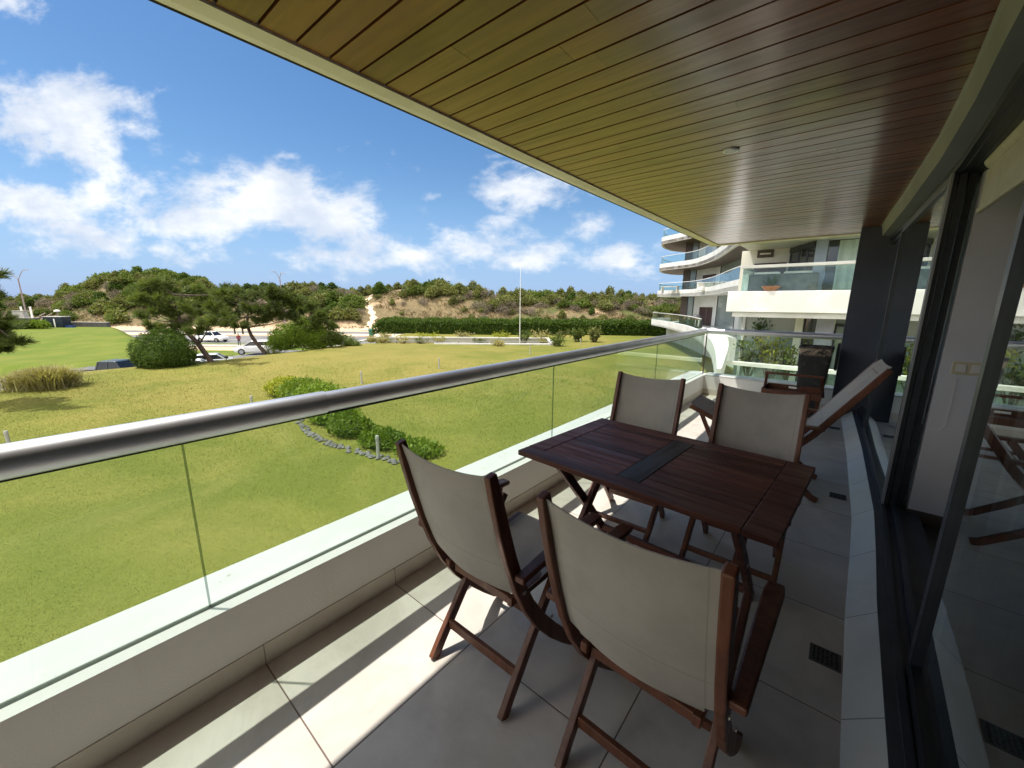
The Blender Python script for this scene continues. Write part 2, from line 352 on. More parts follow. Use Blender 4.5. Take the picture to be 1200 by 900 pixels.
def _dune(t):
    p = worldpos(t); s = t.node('ShaderNodeSeparateXYZ'); t.put(s.inputs[0], p)
    n = t.noise(p, .09, 6, .62, .6); n2 = t.noise(p, .7, 6, .65); n3 = t.noise(p, 3.0, 4, .7)
    dry = t.mix(t.mapr(n2, .35, .65), (.185, .138, .078), (.128, .105, .060))
    dry = t.mix(t.math('MULTIPLY', t.mapr(n3, .45, .7), .55), dry, (.11, .105, .05))
    c = t.mix(t.mapr(n, .60, .68), dry, (.40, .29, .19))
    c = t.mix(t.mapr(n, .40, .48), (.085, .095, .036), c)
    low = t.mapr(s.outputs[2], -4.75, -4.2)
    sand = t.mix(t.mapr(n2, .3, .7), (.53, .405, .285), (.44, .33, .225))
    t.put(t.b.inputs['Base Color'], t.mix(low, sand, c)); bump(t, t.math('ADD', n2, n3), .6, .15)
dune_m = mat('dune_ground', (.35, .26, .16), .95, 0, .1, _dune)
sand_m = m_noisy('pale_sand', (.60, .48, .35), (.52, .40, .28), .8, .95, .4, 4, .05, world=True)
def _asph(t):
    p = worldpos(t); n = t.noise(p, .35, 5, .6); n2 = t.noise(p, 14, 3, .6)
    c = t.mix(t.mapr(n, .35, .65), (.150, .150, .155), (.19, .188, .185)); c = t.mix(t.math('MULTIPLY', n2, .25), c, (.09, .09, .09))
    t.put(t.b.inputs['Base Color'], c)
asphalt = mat('sunbleached_asphalt', (.16, .16, .16), .9, 0, .2, _asph)
paving = m_noisy('pavement', (.42, .38, .33), (.36, .33, .29), .8, .9, .1, 8, .01, world=True)
sea_m = mat('sea', (.03, .09, .14), .15, 0, .6)
leaf_dark = leafmat('leaf_dark', (.030, .060, .012), (.062, .105, .020))
leaf_hedge = leafmat('leaf_hedge', (.040, .078, .012), (.085, .135, .020))
leaf_olive = leafmat('leaf_olive', (.105, .125, .036), (.185, .195, .065))
leaf_mid = leafmat('leaf_mid', (.070, .110, .022), (.140, .180, .038))
leaf_grey = leafmat('twig_grey', (.150, .125, .095), (.215, .180, .140), trans=.15)
leaf_pine = leafmat('pine_needle', (.058, .088, .022), (.130, .162, .044), trans=.35)
leaf_lime = leafmat('leaf_lime', (.085, .150, .014), (.165, .230, .022))
leaf_yellow = leafmat('leaf_yellow', (.20, .24, .02), (.36, .36, .04))
leaf_straw = leafmat('straw_blade', (.24, .21, .07), (.36, .33, .14), (.52, .47, .30))
def _lawncol(t, p):
    big = t.noise(p, .055, 5, .6, .8); mid = t.noise(p, .33, 5, .6, .5)
    c = t.mix(t.mapr(mid, .32, .68), (.108, .126, .020), (.152, .156, .030))
    return t.mix(t.math('MULTIPLY', t.mapr(t.math('ADD', t.math('ADD', t.math('MULTIPLY', big, .65), t.math('MULTIPLY', mid, .35)), t.mapr(t.vmath('DOT_PRODUCT', p, tuple(float(q) for q in fw)), 9, 26, -.05, .075)), .46, .68), .62), c, (.225, .180, .055))
def _blade(t):
    g = geo(t); c = _lawncol(t, g.outputs['Position']); v = t.math('ADD', .86, t.math('MULTIPLY', g.outputs['Random Per Island'], .36))
    c = t.mix(1.0, c, t.comb(v, v, v), 'MULTIPLY'); t.put(t.b.inputs['Base Color'], c)
    tl = t.node('ShaderNodeBsdfTranslucent'); t.put(tl.inputs[0], c); mx = t.node('ShaderNodeMixShader'); mx.inputs[0].default_value = .5
    t.l.new(t.b.outputs[0], mx.inputs[1]); t.l.new(tl.outputs[0], mx.inputs[2]); t.l.new(mx.outputs[0], t.out.inputs[0])
blade_m = mat('grass_blade', (.15, .17, .02), .8, 0, .15, _blade)

# ------------------------------------------------------------------ mesh helpers
class MB:
    def __init__(s): s.v = []; s.f = []; s.m = []; s.mats = []
    def mi(s, m):
        if m not in s.mats: s.mats.append(m)
        return s.mats.index(m)
    def add(s, vs, fs, m=None):
        o = len(s.v); s.v += [tuple(x) for x in vs]; k = s.mi(m) if m else 0
        for f in fs: s.f.append([i+o for i in f]); s.m.append(k)
        return s
    def box(s, x0, x1, y0, y1, z0, z1, m=None):
        v = [(x0, y0, z0), (x1, y0, z0), (x1, y1, z0), (x0, y1, z0), (x0, y0, z1), (x1, y0, z1), (x1, y1, z1), (x0, y1, z1)]
        return s.add(v, [(0, 3, 2, 1), (4, 5, 6, 7), (0, 1, 5, 4), (1, 2, 6, 5), (2, 3, 7, 6), (3, 0, 4, 7)], m)
    def bar(s, a, b, wdt, hgt, m=None, up=(0, 0, 1)):
        a = Vector(a); b = Vector(b); d = (b-a).normalized(); upv = Vector(up)
        if abs(d.dot(upv)) > .97: upv = Vector((0, 1, 0))
        sd = d.cross(upv).normalized()*wdt/2; u = sd.cross(d).normalized()*hgt/2
        v = [p+q for p in (a, b) for q in (-sd-u, sd-u, sd+u, -sd+u)]
        return s.add(v, [(0, 1, 2, 3), (7, 6, 5, 4), (0, 4, 5, 1), (1, 5, 6, 2), (2, 6, 7, 3), (3, 7, 4, 0)], m)
    def tube(s, pts, rads, n=10, m=None, caps=True):
        pts = [Vector(p) for p in pts]
        if not hasattr(rads, '__len__'): rads = [rads]*len(pts)
        vs = []; prev = None
        for i, p in enumerate(pts):
            d = (pts[min(i+1, len(pts)-1)]-pts[max(i-1, 0)]).normalized()
            if prev is None:
                up = Vector((0, 0, 1)) if abs(d.z) < .9 else Vector((1, 0, 0)); a = d.cross(up).normalized()
            else: a = (prev-d*prev.dot(d)).normalized()
            prev = a; b = d.cross(a)
            vs += [p+(a*math.cos(2*math.pi*k/n)+b*math.sin(2*math.pi*k/n))*rads[i] for k in range(n)]
        fs = [(i*n+k, i*n+(k+1) % n, (i+1)*n+(k+1) % n, (i+1)*n+k) for i in range(len(pts)-1) for k in range(n)]
        if caps: fs += [tuple(range(n))[::-1], tuple((len(pts)-1)*n+k for k in range(n))]
        return s.add(vs, fs, m)
    def lathe(s, prof, n=20, m=None, c=(0, 0, 0), axis='Z'):
        vs = []
        for r, z in prof:
            for k in range(n):
                a = 2*math.pi*k/n; q = (r*math.cos(a), r*math.sin(a), z)
                if axis == 'Y': q = (q[0], q[2], q[1])
                vs.append((q[0]+c[0], q[1]+c[1], q[2]+c[2]))
        fs = [(i*n+k, i*n+(k+1) % n, (i+1)*n+(k+1) % n, (i+1)*n+k) for i in range(len(prof)-1) for k in range(n)]
        fs += [tuple(range(n))[::-1], tuple((len(prof)-1)*n+k for k in range(n))]
        return s.add(vs, fs, m)
    def prism(s, poly, z0, z1, m=None):              # polygon in xy
        n = len(poly); v = [(x, y, z0) for x, y in poly]+[(x, y, z1) for x, y in poly]
        return s.add(v, [tuple(range(n))[::-1], tuple(range(n, 2*n))]+[(i, (i+1) % n, n+(i+1) % n, n+i) for i in range(n)], m)
    def plankpath(s, pts, x0, x1, th, m=None):       # (y,z) path given width in x and thickness in plane
        n = len(pts); P = [Vector((0, y, z)) for y, z in pts]; th = th if hasattr(th, '__len__') else [th]*n; vs = []
        for i, p in enumerate(P):
            d = (P[min(i+1, n-1)]-P[max(i-1, 0)]).normalized(); nn = Vector((0, -d.z, d.y))*th[i]/2
            for x, q in ((x0, p+nn), (x1, p+nn), (x1, p-nn), (x0, p-nn)): vs.append((x, q.y, q.z))
        fs = [(i*4+k, i*4+(k+1) % 4, (i+1)*4+(k+1) % 4, (i+1)*4+k) for i in range(n-1) for k in range(4)]+[(3, 2, 1, 0), tuple((n-1)*4+k for k in range(4))]
        return s.add(vs, fs, m)
    def build(s, name, m=None, parent=None, smooth=False, bevel=0, segs=2, loc=None, rotz=0):
        me = bpy.data.meshes.new(name); me.from_pydata(s.v, [], s.f); 
        ms = s.mats if s.mats else [m]
        for q in ms: me.materials.append(q or m)
        if s.mats: me.polygons.foreach_set('material_index', s.m)
        bm = bmesh.new(); bm.from_mesh(me); bmesh.ops.recalc_face_normals(bm, faces=bm.faces); bm.to_mesh(me); bm.free()
        o = bpy.data.objects.new(name, me); S.collection.objects.link(o)
        if parent: o.parent = parent
        if loc is not None: o.location = loc
        o.rotation_euler.z = rotz
        if smooth:
            me.polygons.foreach_set('use_smooth', [True]*len(me.polygons))
            try:
                me.set_sharp_from_angle(angle=R_(40))
            except Exception: pass
        if bevel:
            b = o.modifiers.new('bevel', 'BEVEL'); b.width = bevel; b.segments = segs; b.limit_method = 'ANGLE'; b.angle_limit = R_(35)
            try: b.harden_normals = False
            except Exception: pass
        return o
def tag(o, label=None, cat=None, group=None, kind=None):
    if label: o['label'] = label
    if cat: o['category'] = cat
    if group: o['group'] = group
    if kind: o['kind'] = kind
    return o
def empty(name, loc=(0, 0, 0), rz=0):
    o = bpy.data.objects.new(name, None); S.collection.objects.link(o); o.location = loc; o.rotation_euler.z = rz; o.empty_display_size = .2; return o
def copy_tree(o, parent=None):
    c = o.copy(); S.collection.objects.link(c)
    if parent: c.parent = parent
    for ch in [x for x in S.collection.objects if x.parent == o]: copy_tree(ch, c)
    return c
def quads(name, V, m, parent=None, mats=None, idx=None):  # V: (n,4,3) loose quads
    n = len(V); me = bpy.data.meshes.new(name); me.vertices.add(n*4); me.loops.add(n*4); me.polygons.add(n)
    me.vertices.foreach_set('co', np.ascontiguousarray(V, dtype=np.float32).ravel())
    me.loops.foreach_set('vertex_index', np.arange(n*4, dtype=np.int32)); me.polygons.foreach_set('loop_start', np.arange(0, n*4, 4, dtype=np.int32))
    try: me.polygons.foreach_set('loop_total', np.full(n, 4, dtype=np.int32))
    except Exception: pass
    for q in (mats or [m]): me.materials.append(q)
    if idx is not None: me.polygons.foreach_set('material_index', idx.astype(np.int32))
    me.update(); me.validate()
    o = bpy.data.objects.new(name, me); S.collection.objects.link(o)
    if parent: o.parent = parent
    return o
def rdir(n):
    v = rng.normal(size=(n, 3)); return v/np.linalg.norm(v, axis=1, keepdims=True)
def leaves(P, size, asp=.5, up=None, flat=0.0):      # leaf quads at points P
    n = len(P); a = rdir(n)
    if up is not None: a = a+np.asarray(up); a /= np.linalg.norm(a, axis=1, keepdims=True)
    b = np.cross(a, rdir(n)); b /= np.linalg.norm(b, axis=1, keepdims=True)+1e-9
    s = (size*rng.uniform(.6, 1.35, n))[:, None]
    return np.stack([P, P+a*s*.5+b*s*asp*.5, P+a*s, P+a*s*.5-b*s*asp*.5], axis=1)
def lobes(spec, n, shell=.55):                       # points through a set of ellipsoids (cx,cy,cz,rx,ry,rz)
    spec = np.array(spec, float); vol = (spec[:, 3]*spec[:, 4]*spec[:, 5])**.67; k = rng.choice(len(spec), n, p=vol/vol.sum())
    d = rdir(n); r = rng.uniform(shell**3, 1, n)**(1/3); r *= 1+.12*np.sin(d[:, 0]*9+k)*np.cos(d[:, 1]*8+k*2)
    return spec[k, :3]+d*r[:, None]*spec[k, 3:], d

# ------------------------------------------------------------------ ground, sea, roads
HILL_PX = [-400, -150, 0, 60, 100, 130, 180, 240, 262, 290, 330, 370, 400, 430, 455, 520, 560, 600, 640, 700, 770, 850, 1000, 1400]
HILL_Y = [346, 346, 345, 343, 335, 323, 318, 321, 345, 335, 337, 335, 337, 339, 333, 332, 342, 344, 346, 344, 349, 350, 354, 356]
def ridge(px): return EYE+(hor(px)-np.interp(px, HILL_PX, HILL_Y))/460*116-2.7
def px_of(u, w): return 600+460*u/np.maximum(w, 1)*1.02
def sstep(a, b, x): t = np.clip((x-a)/(b-a), 0, 1); return t*t*(3-2*t)
def wob(u, w): return .35*np.sin(u*.11+w*.07)+.25*np.sin(u*.27-w*.19+1)+.15*np.sin(u*.61+w*.5)
def ground_z(u, w):
    u = np.asarray(u, float); w = np.asarray(w, float)
    px = px_of(u, w); r = np.where(w > 60, ridge(px), 0)
    z = -5.02+0*u
    up = sstep(92, 117, w); dn = 1-sstep(126, 220, w)
    z = z+(r+5.02)*up*(.35+.65*dn)+wob(u, w)*up*1.1
    z = np.where(w > 260, z*(1-sstep(260, 330, w))+(-6)*sstep(260, 330, w), z)
    return z
def gridmesh(name, us, ws, zf, m, ufun=None):
    us = np.asarray(us); ws = np.asarray(ws); nu, nw = len(us), len(ws)
    U, Wm = np.meshgrid(us, ws)
    if ufun: U, Wm = ufun(U, Wm)
    Z = zf(U, Wm); X = uu[0]*U+fw[0]*Wm; Yy = uu[1]*U+fw[1]*Wm
    V = np.stack([X, Yy, Z], -1).reshape(-1, 3); idx = np.arange(nu*nw).reshape(nw, nu)
    F = np.stack([idx[:-1, :-1], idx[:-1, 1:], idx[1:, 1:], idx[1:, :-1]], -1).reshape(-1, 4)
    me = bpy.data.meshes.new(name); n = len(F); me.vertices.add(len(V)); me.loops.add(n*4); me.polygons.add(n)
    me.vertices.foreach_set('co', V.astype(np.float32).ravel()); me.loops.foreach_set('vertex_index', F.astype(np.int32).ravel())
    me.polygons.foreach_set('loop_start', np.arange(0, n*4, 4, dtype=np.int32))
    try: me.polygons.foreach_set('loop_total', np.full(n, 4, dtype=np.int32))
    except Exception: pass
    me.polygons.foreach_set('use_smooth', np.ones(n, bool)); me.materials.append(m); me.update(); me.validate()
    o = bpy.data.objects.new(name, me); S.collection.objects.link(o); return o
us = np.concatenate([np.linspace(-2500, -200, 12), np.linspace(-190, 160, 176), np.linspace(180, 2500, 12)])
ws = np.concatenate([np.linspace(-300, -20, 8), np.linspace(-10, 85, 26), np.linspace(87, 140, 44), np.linspace(145, 340, 24), [500, 3000]])
tag(gridmesh('ground', us, ws, ground_z, dune_m), kind='structure')
sea = MB(); sea.add([L(-4000, 300, -5.2), L(4000, 300, -5.2), L(4000, 4500, -5.2), L(-4000, 4500, -5.2)], [(0, 1, 2, 3)])
tag(sea.build('sea', sea_m), kind='structure')

# near lawn: left edge drops to the driveway, far edge to the road
EDGE_W = [-40, 8, 19.5, 23, 26, 28.5, 30.5, 36, 41, 45, 62, 64]
EDGE_U = [-40, -33, -26.9, -28.0, -28.6, -26.8, -23.6, -20.5, -18.9, -18.0, -20.5, -20.5]
def lawn_edge(w): return np.interp(w, EDGE_W, EDGE_U)
RAMP = (-17.2, 4.6, 43.6, 49.6)
def lawn_h(u, w):
    z = -3.0+.10*np.sin(u*.16+w*.1)+.07*np.sin(w*.21-u*.08)-.12*sstep(40, 60, w)
    z = z-.25*sstep(20, 4, w)*0
    z = z+.22*np.exp(-((u+11)/10.0)**2-((w-29)/9.0)**2)
    e = u-lawn_edge(w); z = np.where(e < 0, np.maximum(z-(-e)*1.1-.25*e*e*.1, -5.1), z)
    z = z-.15*(1-sstep(0, 2.5, e))
    far = w-62.5; z = np.where(far > 0, np.maximum(z-far*.9, -5.1), z)
    # the bank behind the pines falls away to the parking
    k = (1-sstep(-19.5, -16.0, u))*sstep(42.5, 46.5, w); z = z*(1-k)+(-5.1)*k
    ins = (u > RAMP[0]) & (u < RAMP[1]) & (w > RAMP[2]) & (w < RAMP[3]); z = np.where(ins, -3.5, z)
    return z
def skew(U, Wm): return (lawn_edge(Wm)-3.2)+(U+3.2)*1.0, Wm
us = np.concatenate([np.linspace(-3.2, 1.2, 16), np.linspace(1.6, 70, 150)]); ws = np.concatenate([np.linspace(-38, 4, 18), np.linspace(4.5, 42, 80), np.linspace(42.3, 66, 90)])
us = np.concatenate([np.linspace(-3.2, 1.2, 16), np.linspace(1.55, 30, 80), np.linspace(31, 90, 50)])
tag(gridmesh('lawn', us, ws, lawn_h, lawn_m, skew), kind='structure')

# far bank of grass beyond the driveway
def bank_edge(w): return np.interp(w, [33, 40, 48, 60, 68], [-27.5, -33.5, -41.5, -55.5, -64])
def bank_h(u, w):
    t = sstep(33.0, 62, w); z = -5.03+1.0*sstep(32.2, 34.2, w)+1.3*t
    e = bank_edge(w)-u; k = sstep(-.2, 5.5, e); z = -5.06+(z+5.06)*k
    z = z-2.6*sstep(64.5, 68, w)
    return z+.05*np.sin(u*.3)+.05*np.sin(w*.4)
tag(gridmesh('lawn', np.concatenate([np.linspace(-70, -8, 40), np.linspace(-7.6, .2, 26)]), np.linspace(32.2, 68, 50), bank_h, lawn2_m, lambda U, Wm: (bank_edge(Wm)+U, Wm)), kind='structure')

def strip(name, m, u0, u1, w0, w1, z, kerb=0):
    b = MB()
    if kerb: b.prism([tuple(L(u, w)[:2]) for u, w in ((u0, w0), (u1, w0), (u1, w1), (u0, w1))], z-.3, z)
    else: b.add([L(u0, w0, z), L(u1, w0, z), L(u1, w1, z), L(u0, w1, z)], [(0, 1, 2, 3)])
    return tag(b.build(name, m), kind='structure')
strip('driveway', asphalt, -120, -14, 12, 47.0, -5.004)
strip('grass_verge', lawn2_m, -36, -18, 52.5, 56.5, -4.93, 1)
strip('pavement', paving, -140, 160, 56.9, 59.2, -4.90, 1)
strip('grass_verge', lawn2_m, -140, -19, 47.3, 52.3, -4.95, 1)
strip('grass_verge', lawn2_m, -140, 160, 59.25, 60.6, -4.88, 1)
strip('road', asphalt, -300, 300, 60.75, 75.5, -5.0)
strip('pavement', sand_m, -300, 300, 75.7, 80.5, -4.88, 1)
strip('road', asphalt, -300, 300, 80.7, 88.0, -4.99)
b = MB()
for k in range(-30, 30): b.add([L(k*7, 68.0, -4.992), L(k*7+3, 68.0, -4.992), L(k*7+3, 68.18, -4.992), L(k*7, 68.18, -4.992)], [(0, 1, 2, 3)])
tag(b.build('road_marking', white_dull), kind='structure')
# worn sand path climbing the dune
pts = []
for px, w in ((424, 92), (431, 97), (437, 101), (434, 105), (428, 109), (437, 113), (441, 117)):
    u = uw(px, w); pts.append((u, w))
b = MB(); vs = []
pp = []
for (a, c), (e, f) in zip(pts[:-1], pts[1:]):
    for k in range(6): pp.append((a+(e-a)*k/6, c+(f-c)*k/6))
for i, (u, w) in enumerate(pp):
    hw = .75+.35*math.sin(i*1.7)
    for s in (-1, -.33, .33, 1): vs.append(L(u+s*hw, w, float(ground_z(u+s*hw, w))+.10))
b.add(vs, [(i*4+k, i*4+k+1, (i+1)*4+k+1, (i+1)*4+k) for i in range(len(pp)-1) for k in range(3)])
tag(b.build('path', sand_m), kind='structure')

# short grass of the near lawn
n = 480000
w = 2.2+32*rng.uniform(0, 1, n)**1.5; u = rng.uniform(-1.75, .62, n)*w; keep = (u > lawn_edge(w)+.5) & (u < 26) & (rng.uniform(0, 1, n) < 1-sstep(9, 32, w)); u = u[keep]; w = w[keep]; n = len(u)
P = np.stack([uu[0]*u+fw[0]*w, uu[1]*u+fw[1]*w, lawn_h(u, w)-.008], -1)
sc_ = np.clip(w/9, .75, 3.0); a = rdir(n)*1.0+np.array([0, 0, .55]); a[:, 2] = np.abs(a[:, 2]); a /= np.linalg.norm(a, axis=1, keepdims=True)
bb = np.cross(a, rdir(n)); bb /= np.linalg.norm(bb, axis=1, keepdims=True); Lg = (.036*rng.uniform(.5, 1.3, n)*sc_**.8)[:, None]; Wd = (.0036*sc_)[:, None]
V = np.stack([P-bb*Wd, P+bb*Wd, P+a*Lg+bb*Wd*.4, P+a*Lg-bb*Wd*.4], 1)
tag(quads('grass', V, blade_m), 'short sunlit mown grass blades of the lawn below the balcony', 'grass', kind='stuff')
# ------------------------------------------------------------------ the balcony
Y0, Y1 = -1.9, 7.2
def FX(y):                                            # gently bowed foot of the kerb
    return float(np.interp(y, [-5, -2, 0, 1.5, 1.705, 2.42, 2.97, 3.58, 5.2, 6.87, 7.6], [.0, .09, .155, .193, .195, .206, .226, .242, .215, .158, .13]))
def SX(y): return FX(y)+.108
def CXc(y): return float(np.interp(y, [-5, 0, 2.18, 2.69, 3.59, 5.08, 7.24, 7.6], [.06, .20, .256, .277, .289, .265, .2, .185]))
b = MB(); b.prism([(-1.72, Y0), (.6, Y0), (.6, Y1+.05), (-1.72, Y1+.05)], -.28, 0)
tag(b.build('balcony_floor', tile), kind='structure')
skirt_m = tilemat('skirting_tile', (.66, .61, .53), (.58, .53, .46), (.30, .25, .21), 50, .64, -20, .41, .003, .5)
# parapet
pw = empty('parapet_wall', (-1.75, 1, 0)); tag(pw, 'low white rendered parapet with painted coping along the lawn side of the balcony', 'wall')
def child(mb, name, m, p, **k):
    o = mb.build(name, m, p, **k)
    o.matrix_parent_inverse = Matrix.Translation(-Vector(p.location)) if p.rotation_euler.z == 0 else (Matrix.Translation(p.location)@Matrix.Rotation(p.rotation_euler.z, 4, 'Z')).inverted()
    return o
b = MB(); b.box(-1.990, -1.70, Y0, Y1+.29, -.4, .318); child(b, 'wall', stucco, pw)
b = MB(); b.box(-1.757, -1.699, Y0, Y1, .318, .335); child(b, 'inner_ledge', stucco, pw)
b = MB(); b.box(-1.7672, -1.7573, Y0+.002, Y1-.002, .31, .326); child(b, 'groove_seal', alu_dark, pw)
b = MB(); b.add([(-1.768, Y0, .318), (-1.768, Y1+.30, .318), (-2.01, Y1+.30, .318), (-2.01, Y0, .318), (-1.768, Y0, .347), (-1.768, Y1+.30, .347), (-2.012, Y1+.30, .332), (-2.012, Y0, .332)],
    [(0, 1, 2, 3), (4, 7, 6, 5), (0, 4, 5, 1), (2, 6, 7, 3), (0, 3, 7, 4), (1, 5, 6, 2)]); child(b, 'coping', cap, pw, bevel=.006)
b = MB(); b.box(-1.6995, -1.6955, Y0, Y1-.002, 0, .098); child(b, 'skirting', skirt_m, pw)
pe = empty('parapet_wall', (-.85, 7.35, 0)); tag(pe, 'short white parapet closing the far end of the balcony behind the black pot', 'wall')
b = MB(); b.box(-1.698, .31, Y1, Y1+.285, -.4, .318); child(b, 'wall', stucco, pe)
b = MB(); b.box(-1.698, .31, Y1-.001, Y1+.28, .3185, .343); child(b, 'coping', cap, pe, bevel=.006)
b = MB(); b.box(-1.687, .16, Y1-.004, Y1-.0005, 0, .098); child(b, 'skirting', skirt_m, pe)
# glass balustrade
gr = empty('glass_railing', (-1.76, 1, .34)); tag(gr, 'frameless glass balustrade with round aluminium handrail along the lawn side', 'railing')
edges = [Y0, .27, 2.65, 5.0, Y1-.012]
for a, c in zip(edges[:-1], edges[1:]):
    b = MB(); b.box(-1.7655, -1.7555, a+.004, c-.004, .325, 1.035); child(b, 'glass_panel', rail_glass, gr)
for a in edges[1:-1]:
    b = MB(); b.box(-1.7645, -1.7565, a-.0035, a+.0035, .345, 1.03); child(b, 'joint_seal', glassy('clear_seal', (.55, .62, .6), .6) if 'clear_seal' not in MATS else MATS['clear_seal'], gr)
def rail_prof(a, c, r, axis='Y', fx=-1.76, n=28):
    vs = []; fs = []; pr = []
    for k in range(n):
        t = 2*math.pi*k/n; pr.append((r*1.02*math.cos(t), r*1.12*math.sin(t)))
    for q in (a, c):
        for (p, z) in pr: vs.append((fx+p, q, 1.073+z) if axis == 'Y' else (q, fx+p, 1.073+z))
    fs = [(k, (k+1) % n, n+(k+1) % n, n+k) for k in range(n)]+[tuple(range(n)), tuple(range(n, 2*n))]
    return MB().add(vs, fs)
child(rail_prof(Y0, .785, .0455), 'handrail', alu, gr, smooth=True)
child(rail_prof(.787, Y1+.04, .0415), 'handrail', alu, gr, smooth=True)
b = MB(); b.box(-1.772, -1.749, Y0, Y1, 1.018, 1.034); child(b, 'gasket', alu_dark, gr)
ge = empty('glass_railing', (-.8, Y1+.1, .34)); tag(ge, 'glass balustrade with aluminium handrail across the far end of the balcony', 'railing')
b = MB(); b.box(-1.75, .03, Y1+.095, Y1+.105, .345, 1.035); child(b, 'glass_panel', rail_glass, ge)
child(rail_prof(-1.80, .03, .040, 'X', Y1+.1), 'handrail', alu, ge, smooth=True)
b = MB(); b.box(-1.757, -1.742, Y1+.09, Y1+.11, .345, 1.03); child(b, 'corner_post', alu_dark, ge)
# timber ceiling of boards
YC = 7.52
cl = MB(); y = Y0-.2; prng = random.Random(3); pitch = .1305
y = .682-pitch*45
while y < YC-.02:
    x = -1.772; xe = CXc(min(max(y, -5), 7.4))+.01
    cuts = [x]
    if prng.random() < .45: cuts.append(prng.uniform(-1.4, -.1))
    cuts.append(xe)
    for a, c in zip(cuts[:-1], cuts[1:]):
        o_ = prng.uniform(0, .0012); y1 = min(y+pitch-.011, YC)
        cl.add([(a, y, 2.500+o_), (c-.0015, y, 2.500+o_), (c-.0015, y1, 2.500+o_), (a, y1, 2.500+o_), (a, y, 2.513), (c-.0015, y, 2.513), (c-.0015, y1, 2.513), (a, y1, 2.513)],
               [(0, 3, 2, 1), (4, 5, 6, 7), (0, 1, 5, 4), (1, 2, 6, 5), (2, 3, 7, 6), (3, 0, 4, 7)])
    y += pitch
co = tag(cl.build('balcony_ceiling', ceil_wood), kind='structure')
b = MB(); b.box(-1.95, .30, Y0-.2, YC+.1, 2.514, 2.85); b.build('slab', mat('shadow_gap', (.02, .012, .008), .9), co)
b = MB(); b.add([(-1.776, Y0, 2.492), (-1.776, YC+.06, 2.492), (-1.85, YC+.06, 2.490), (-1.85, Y0, 2.490), (-1.935, YC+.06, 2.515), (-1.935, Y0, 2.515), (-1.955, YC+.06, 2.86), (-1.955, Y0, 2.86), (-1.776, Y0, 2.56), (-1.776, YC+.06, 2.56)],
    [(0, 1, 2, 3), (3, 2, 4, 5), (5, 4, 6, 7), (0, 8, 9, 1)]); b.build('edge_trim', edge_m, co)
b = MB(); b.box(-1.93, .3, YC+.001, YC+.12, 2.49, 2.86); b.build('end_trim', edge_m, co)
lp = empty('downlight', (-.706, 3.057, 2.5)); tag(lp, 'small round downlight recessed in the timber ceiling', 'ceiling lamp')
b = MB(); b.lathe([(.045, -.008), (.05, -.004), (.05, .0)], 24); b.build('bezel', alu, lp, smooth=True)
b = MB(); b.lathe([(.036, -.0095), (.036, -.0085)], 24); b.build('lens', grey_glass, lp)
# kerb, sill, glazing
ys = list(np.linspace(Y0, 7.15, 80))
kb = empty('tiled_kerb', (.2, 2, 0)); tag(kb, 'sloping pale tiled kerb along the foot of the glazed doors', 'kerb')
b = MB(); vs = []
for y in ys: vs += [(FX(y), y, .001), (FX(y)+.003, y, .004), (SX(y), y, .097), (SX(y), y, .0)]
b.add(vs, [(i*4+k, i*4+k+1, (i+1)*4+k+1, (i+1)*4+k) for i in range(len(ys)-1) for k in range(3)]); child(b, 'tile_slope', tile_kerb, kb)
wf = empty('sliding_window_wall', (.4, 2, 0)); tag(wf, 'dark framed sliding glass doors along the room side, one leaf slid open', 'sliding door')
b = MB(); vs = []
for y in ys: vs += [(SX(y)-.002, y, .06), (SX(y)-.002, y, .1), (SX(y)+.035, y, .106), (SX(y)+.035, y, .118), (SX(y)+.06, y, .118), (SX(y)+.06, y, .105), (SX(y)+.10, y, .105), (SX(y)+.10, y, .125), (SX(y)+.125, y, .125), (SX(y)+.125, y, .09), (SX(y)+.24, y, .09), (SX(y)+.24, y, .0)]
b.add(vs, [(i*12+k, i*12+k+1, (i+1)*12+k+1, (i+1)*12+k) for i in range(len(ys)-1) for k in range(11)]); child(b, 'sill_track', sill_m, wf)
GO = .095                                             # glass set back from the sill nose
def gpanel(y0, y1, off, sw0=.045, sw1=.045, dep=.035, n=4, dx=0.0):
    f = MB(); g = MB()
    def X(y): return SX(y)+off+dx
    for (a, c) in ((y0, y0+sw0), (y1-sw1, y1)):
        xa, xc = X(a), X(c); f.add([(xa-dep/2, a, .11), (xa+dep/2, a, .11), (xc+dep/2, c, .11), (xc-dep/2, c, .11), (xa-dep/2, a, 2.31), (xa+dep/2, a, 2.31), (xc+dep/2, c, 2.31), (xc-dep/2, c, 2.31)],
            [(0, 3, 2, 1), (4, 5, 6, 7), (0, 1, 5, 4), (1, 2, 6, 5), (2, 3, 7, 6), (3, 0, 4, 7)])
    a, c = y0+sw0+.001, y1-sw1-.001; xa, xc = X(a), X(c)
    for z0, z1 in ((.11, .175), (2.255, 2.31)):
        d2 = dep/2-.002; f.add([(xa-d2, a, z0), (xa+d2, a, z0), (xc+d2, c, z0), (xc-d2, c, z0), (xa-d2, a, z1), (xa+d2, a, z1), (xc+d2, c, z1), (xc-d2, c, z1)],
            [(0, 3, 2, 1), (4, 5, 6, 7), (0, 1, 5, 4), (1, 2, 6, 5), (2, 3, 7, 6), (3, 0, 4, 7)])
    g.add([(xa, a, .17), (xc, c, .17), (xc, c, 2.26), (xa, a, 2.26)], [(0, 1, 2, 3)])
    fo = child(f, 'door_frame', frame_m, wf); go = g.build('glass_pane', win_glass, fo)
    return fo
gpanel(3.73, 5.9, .06, .05, .03); gpanel(5.88, 7.10, .085, .03, .05)
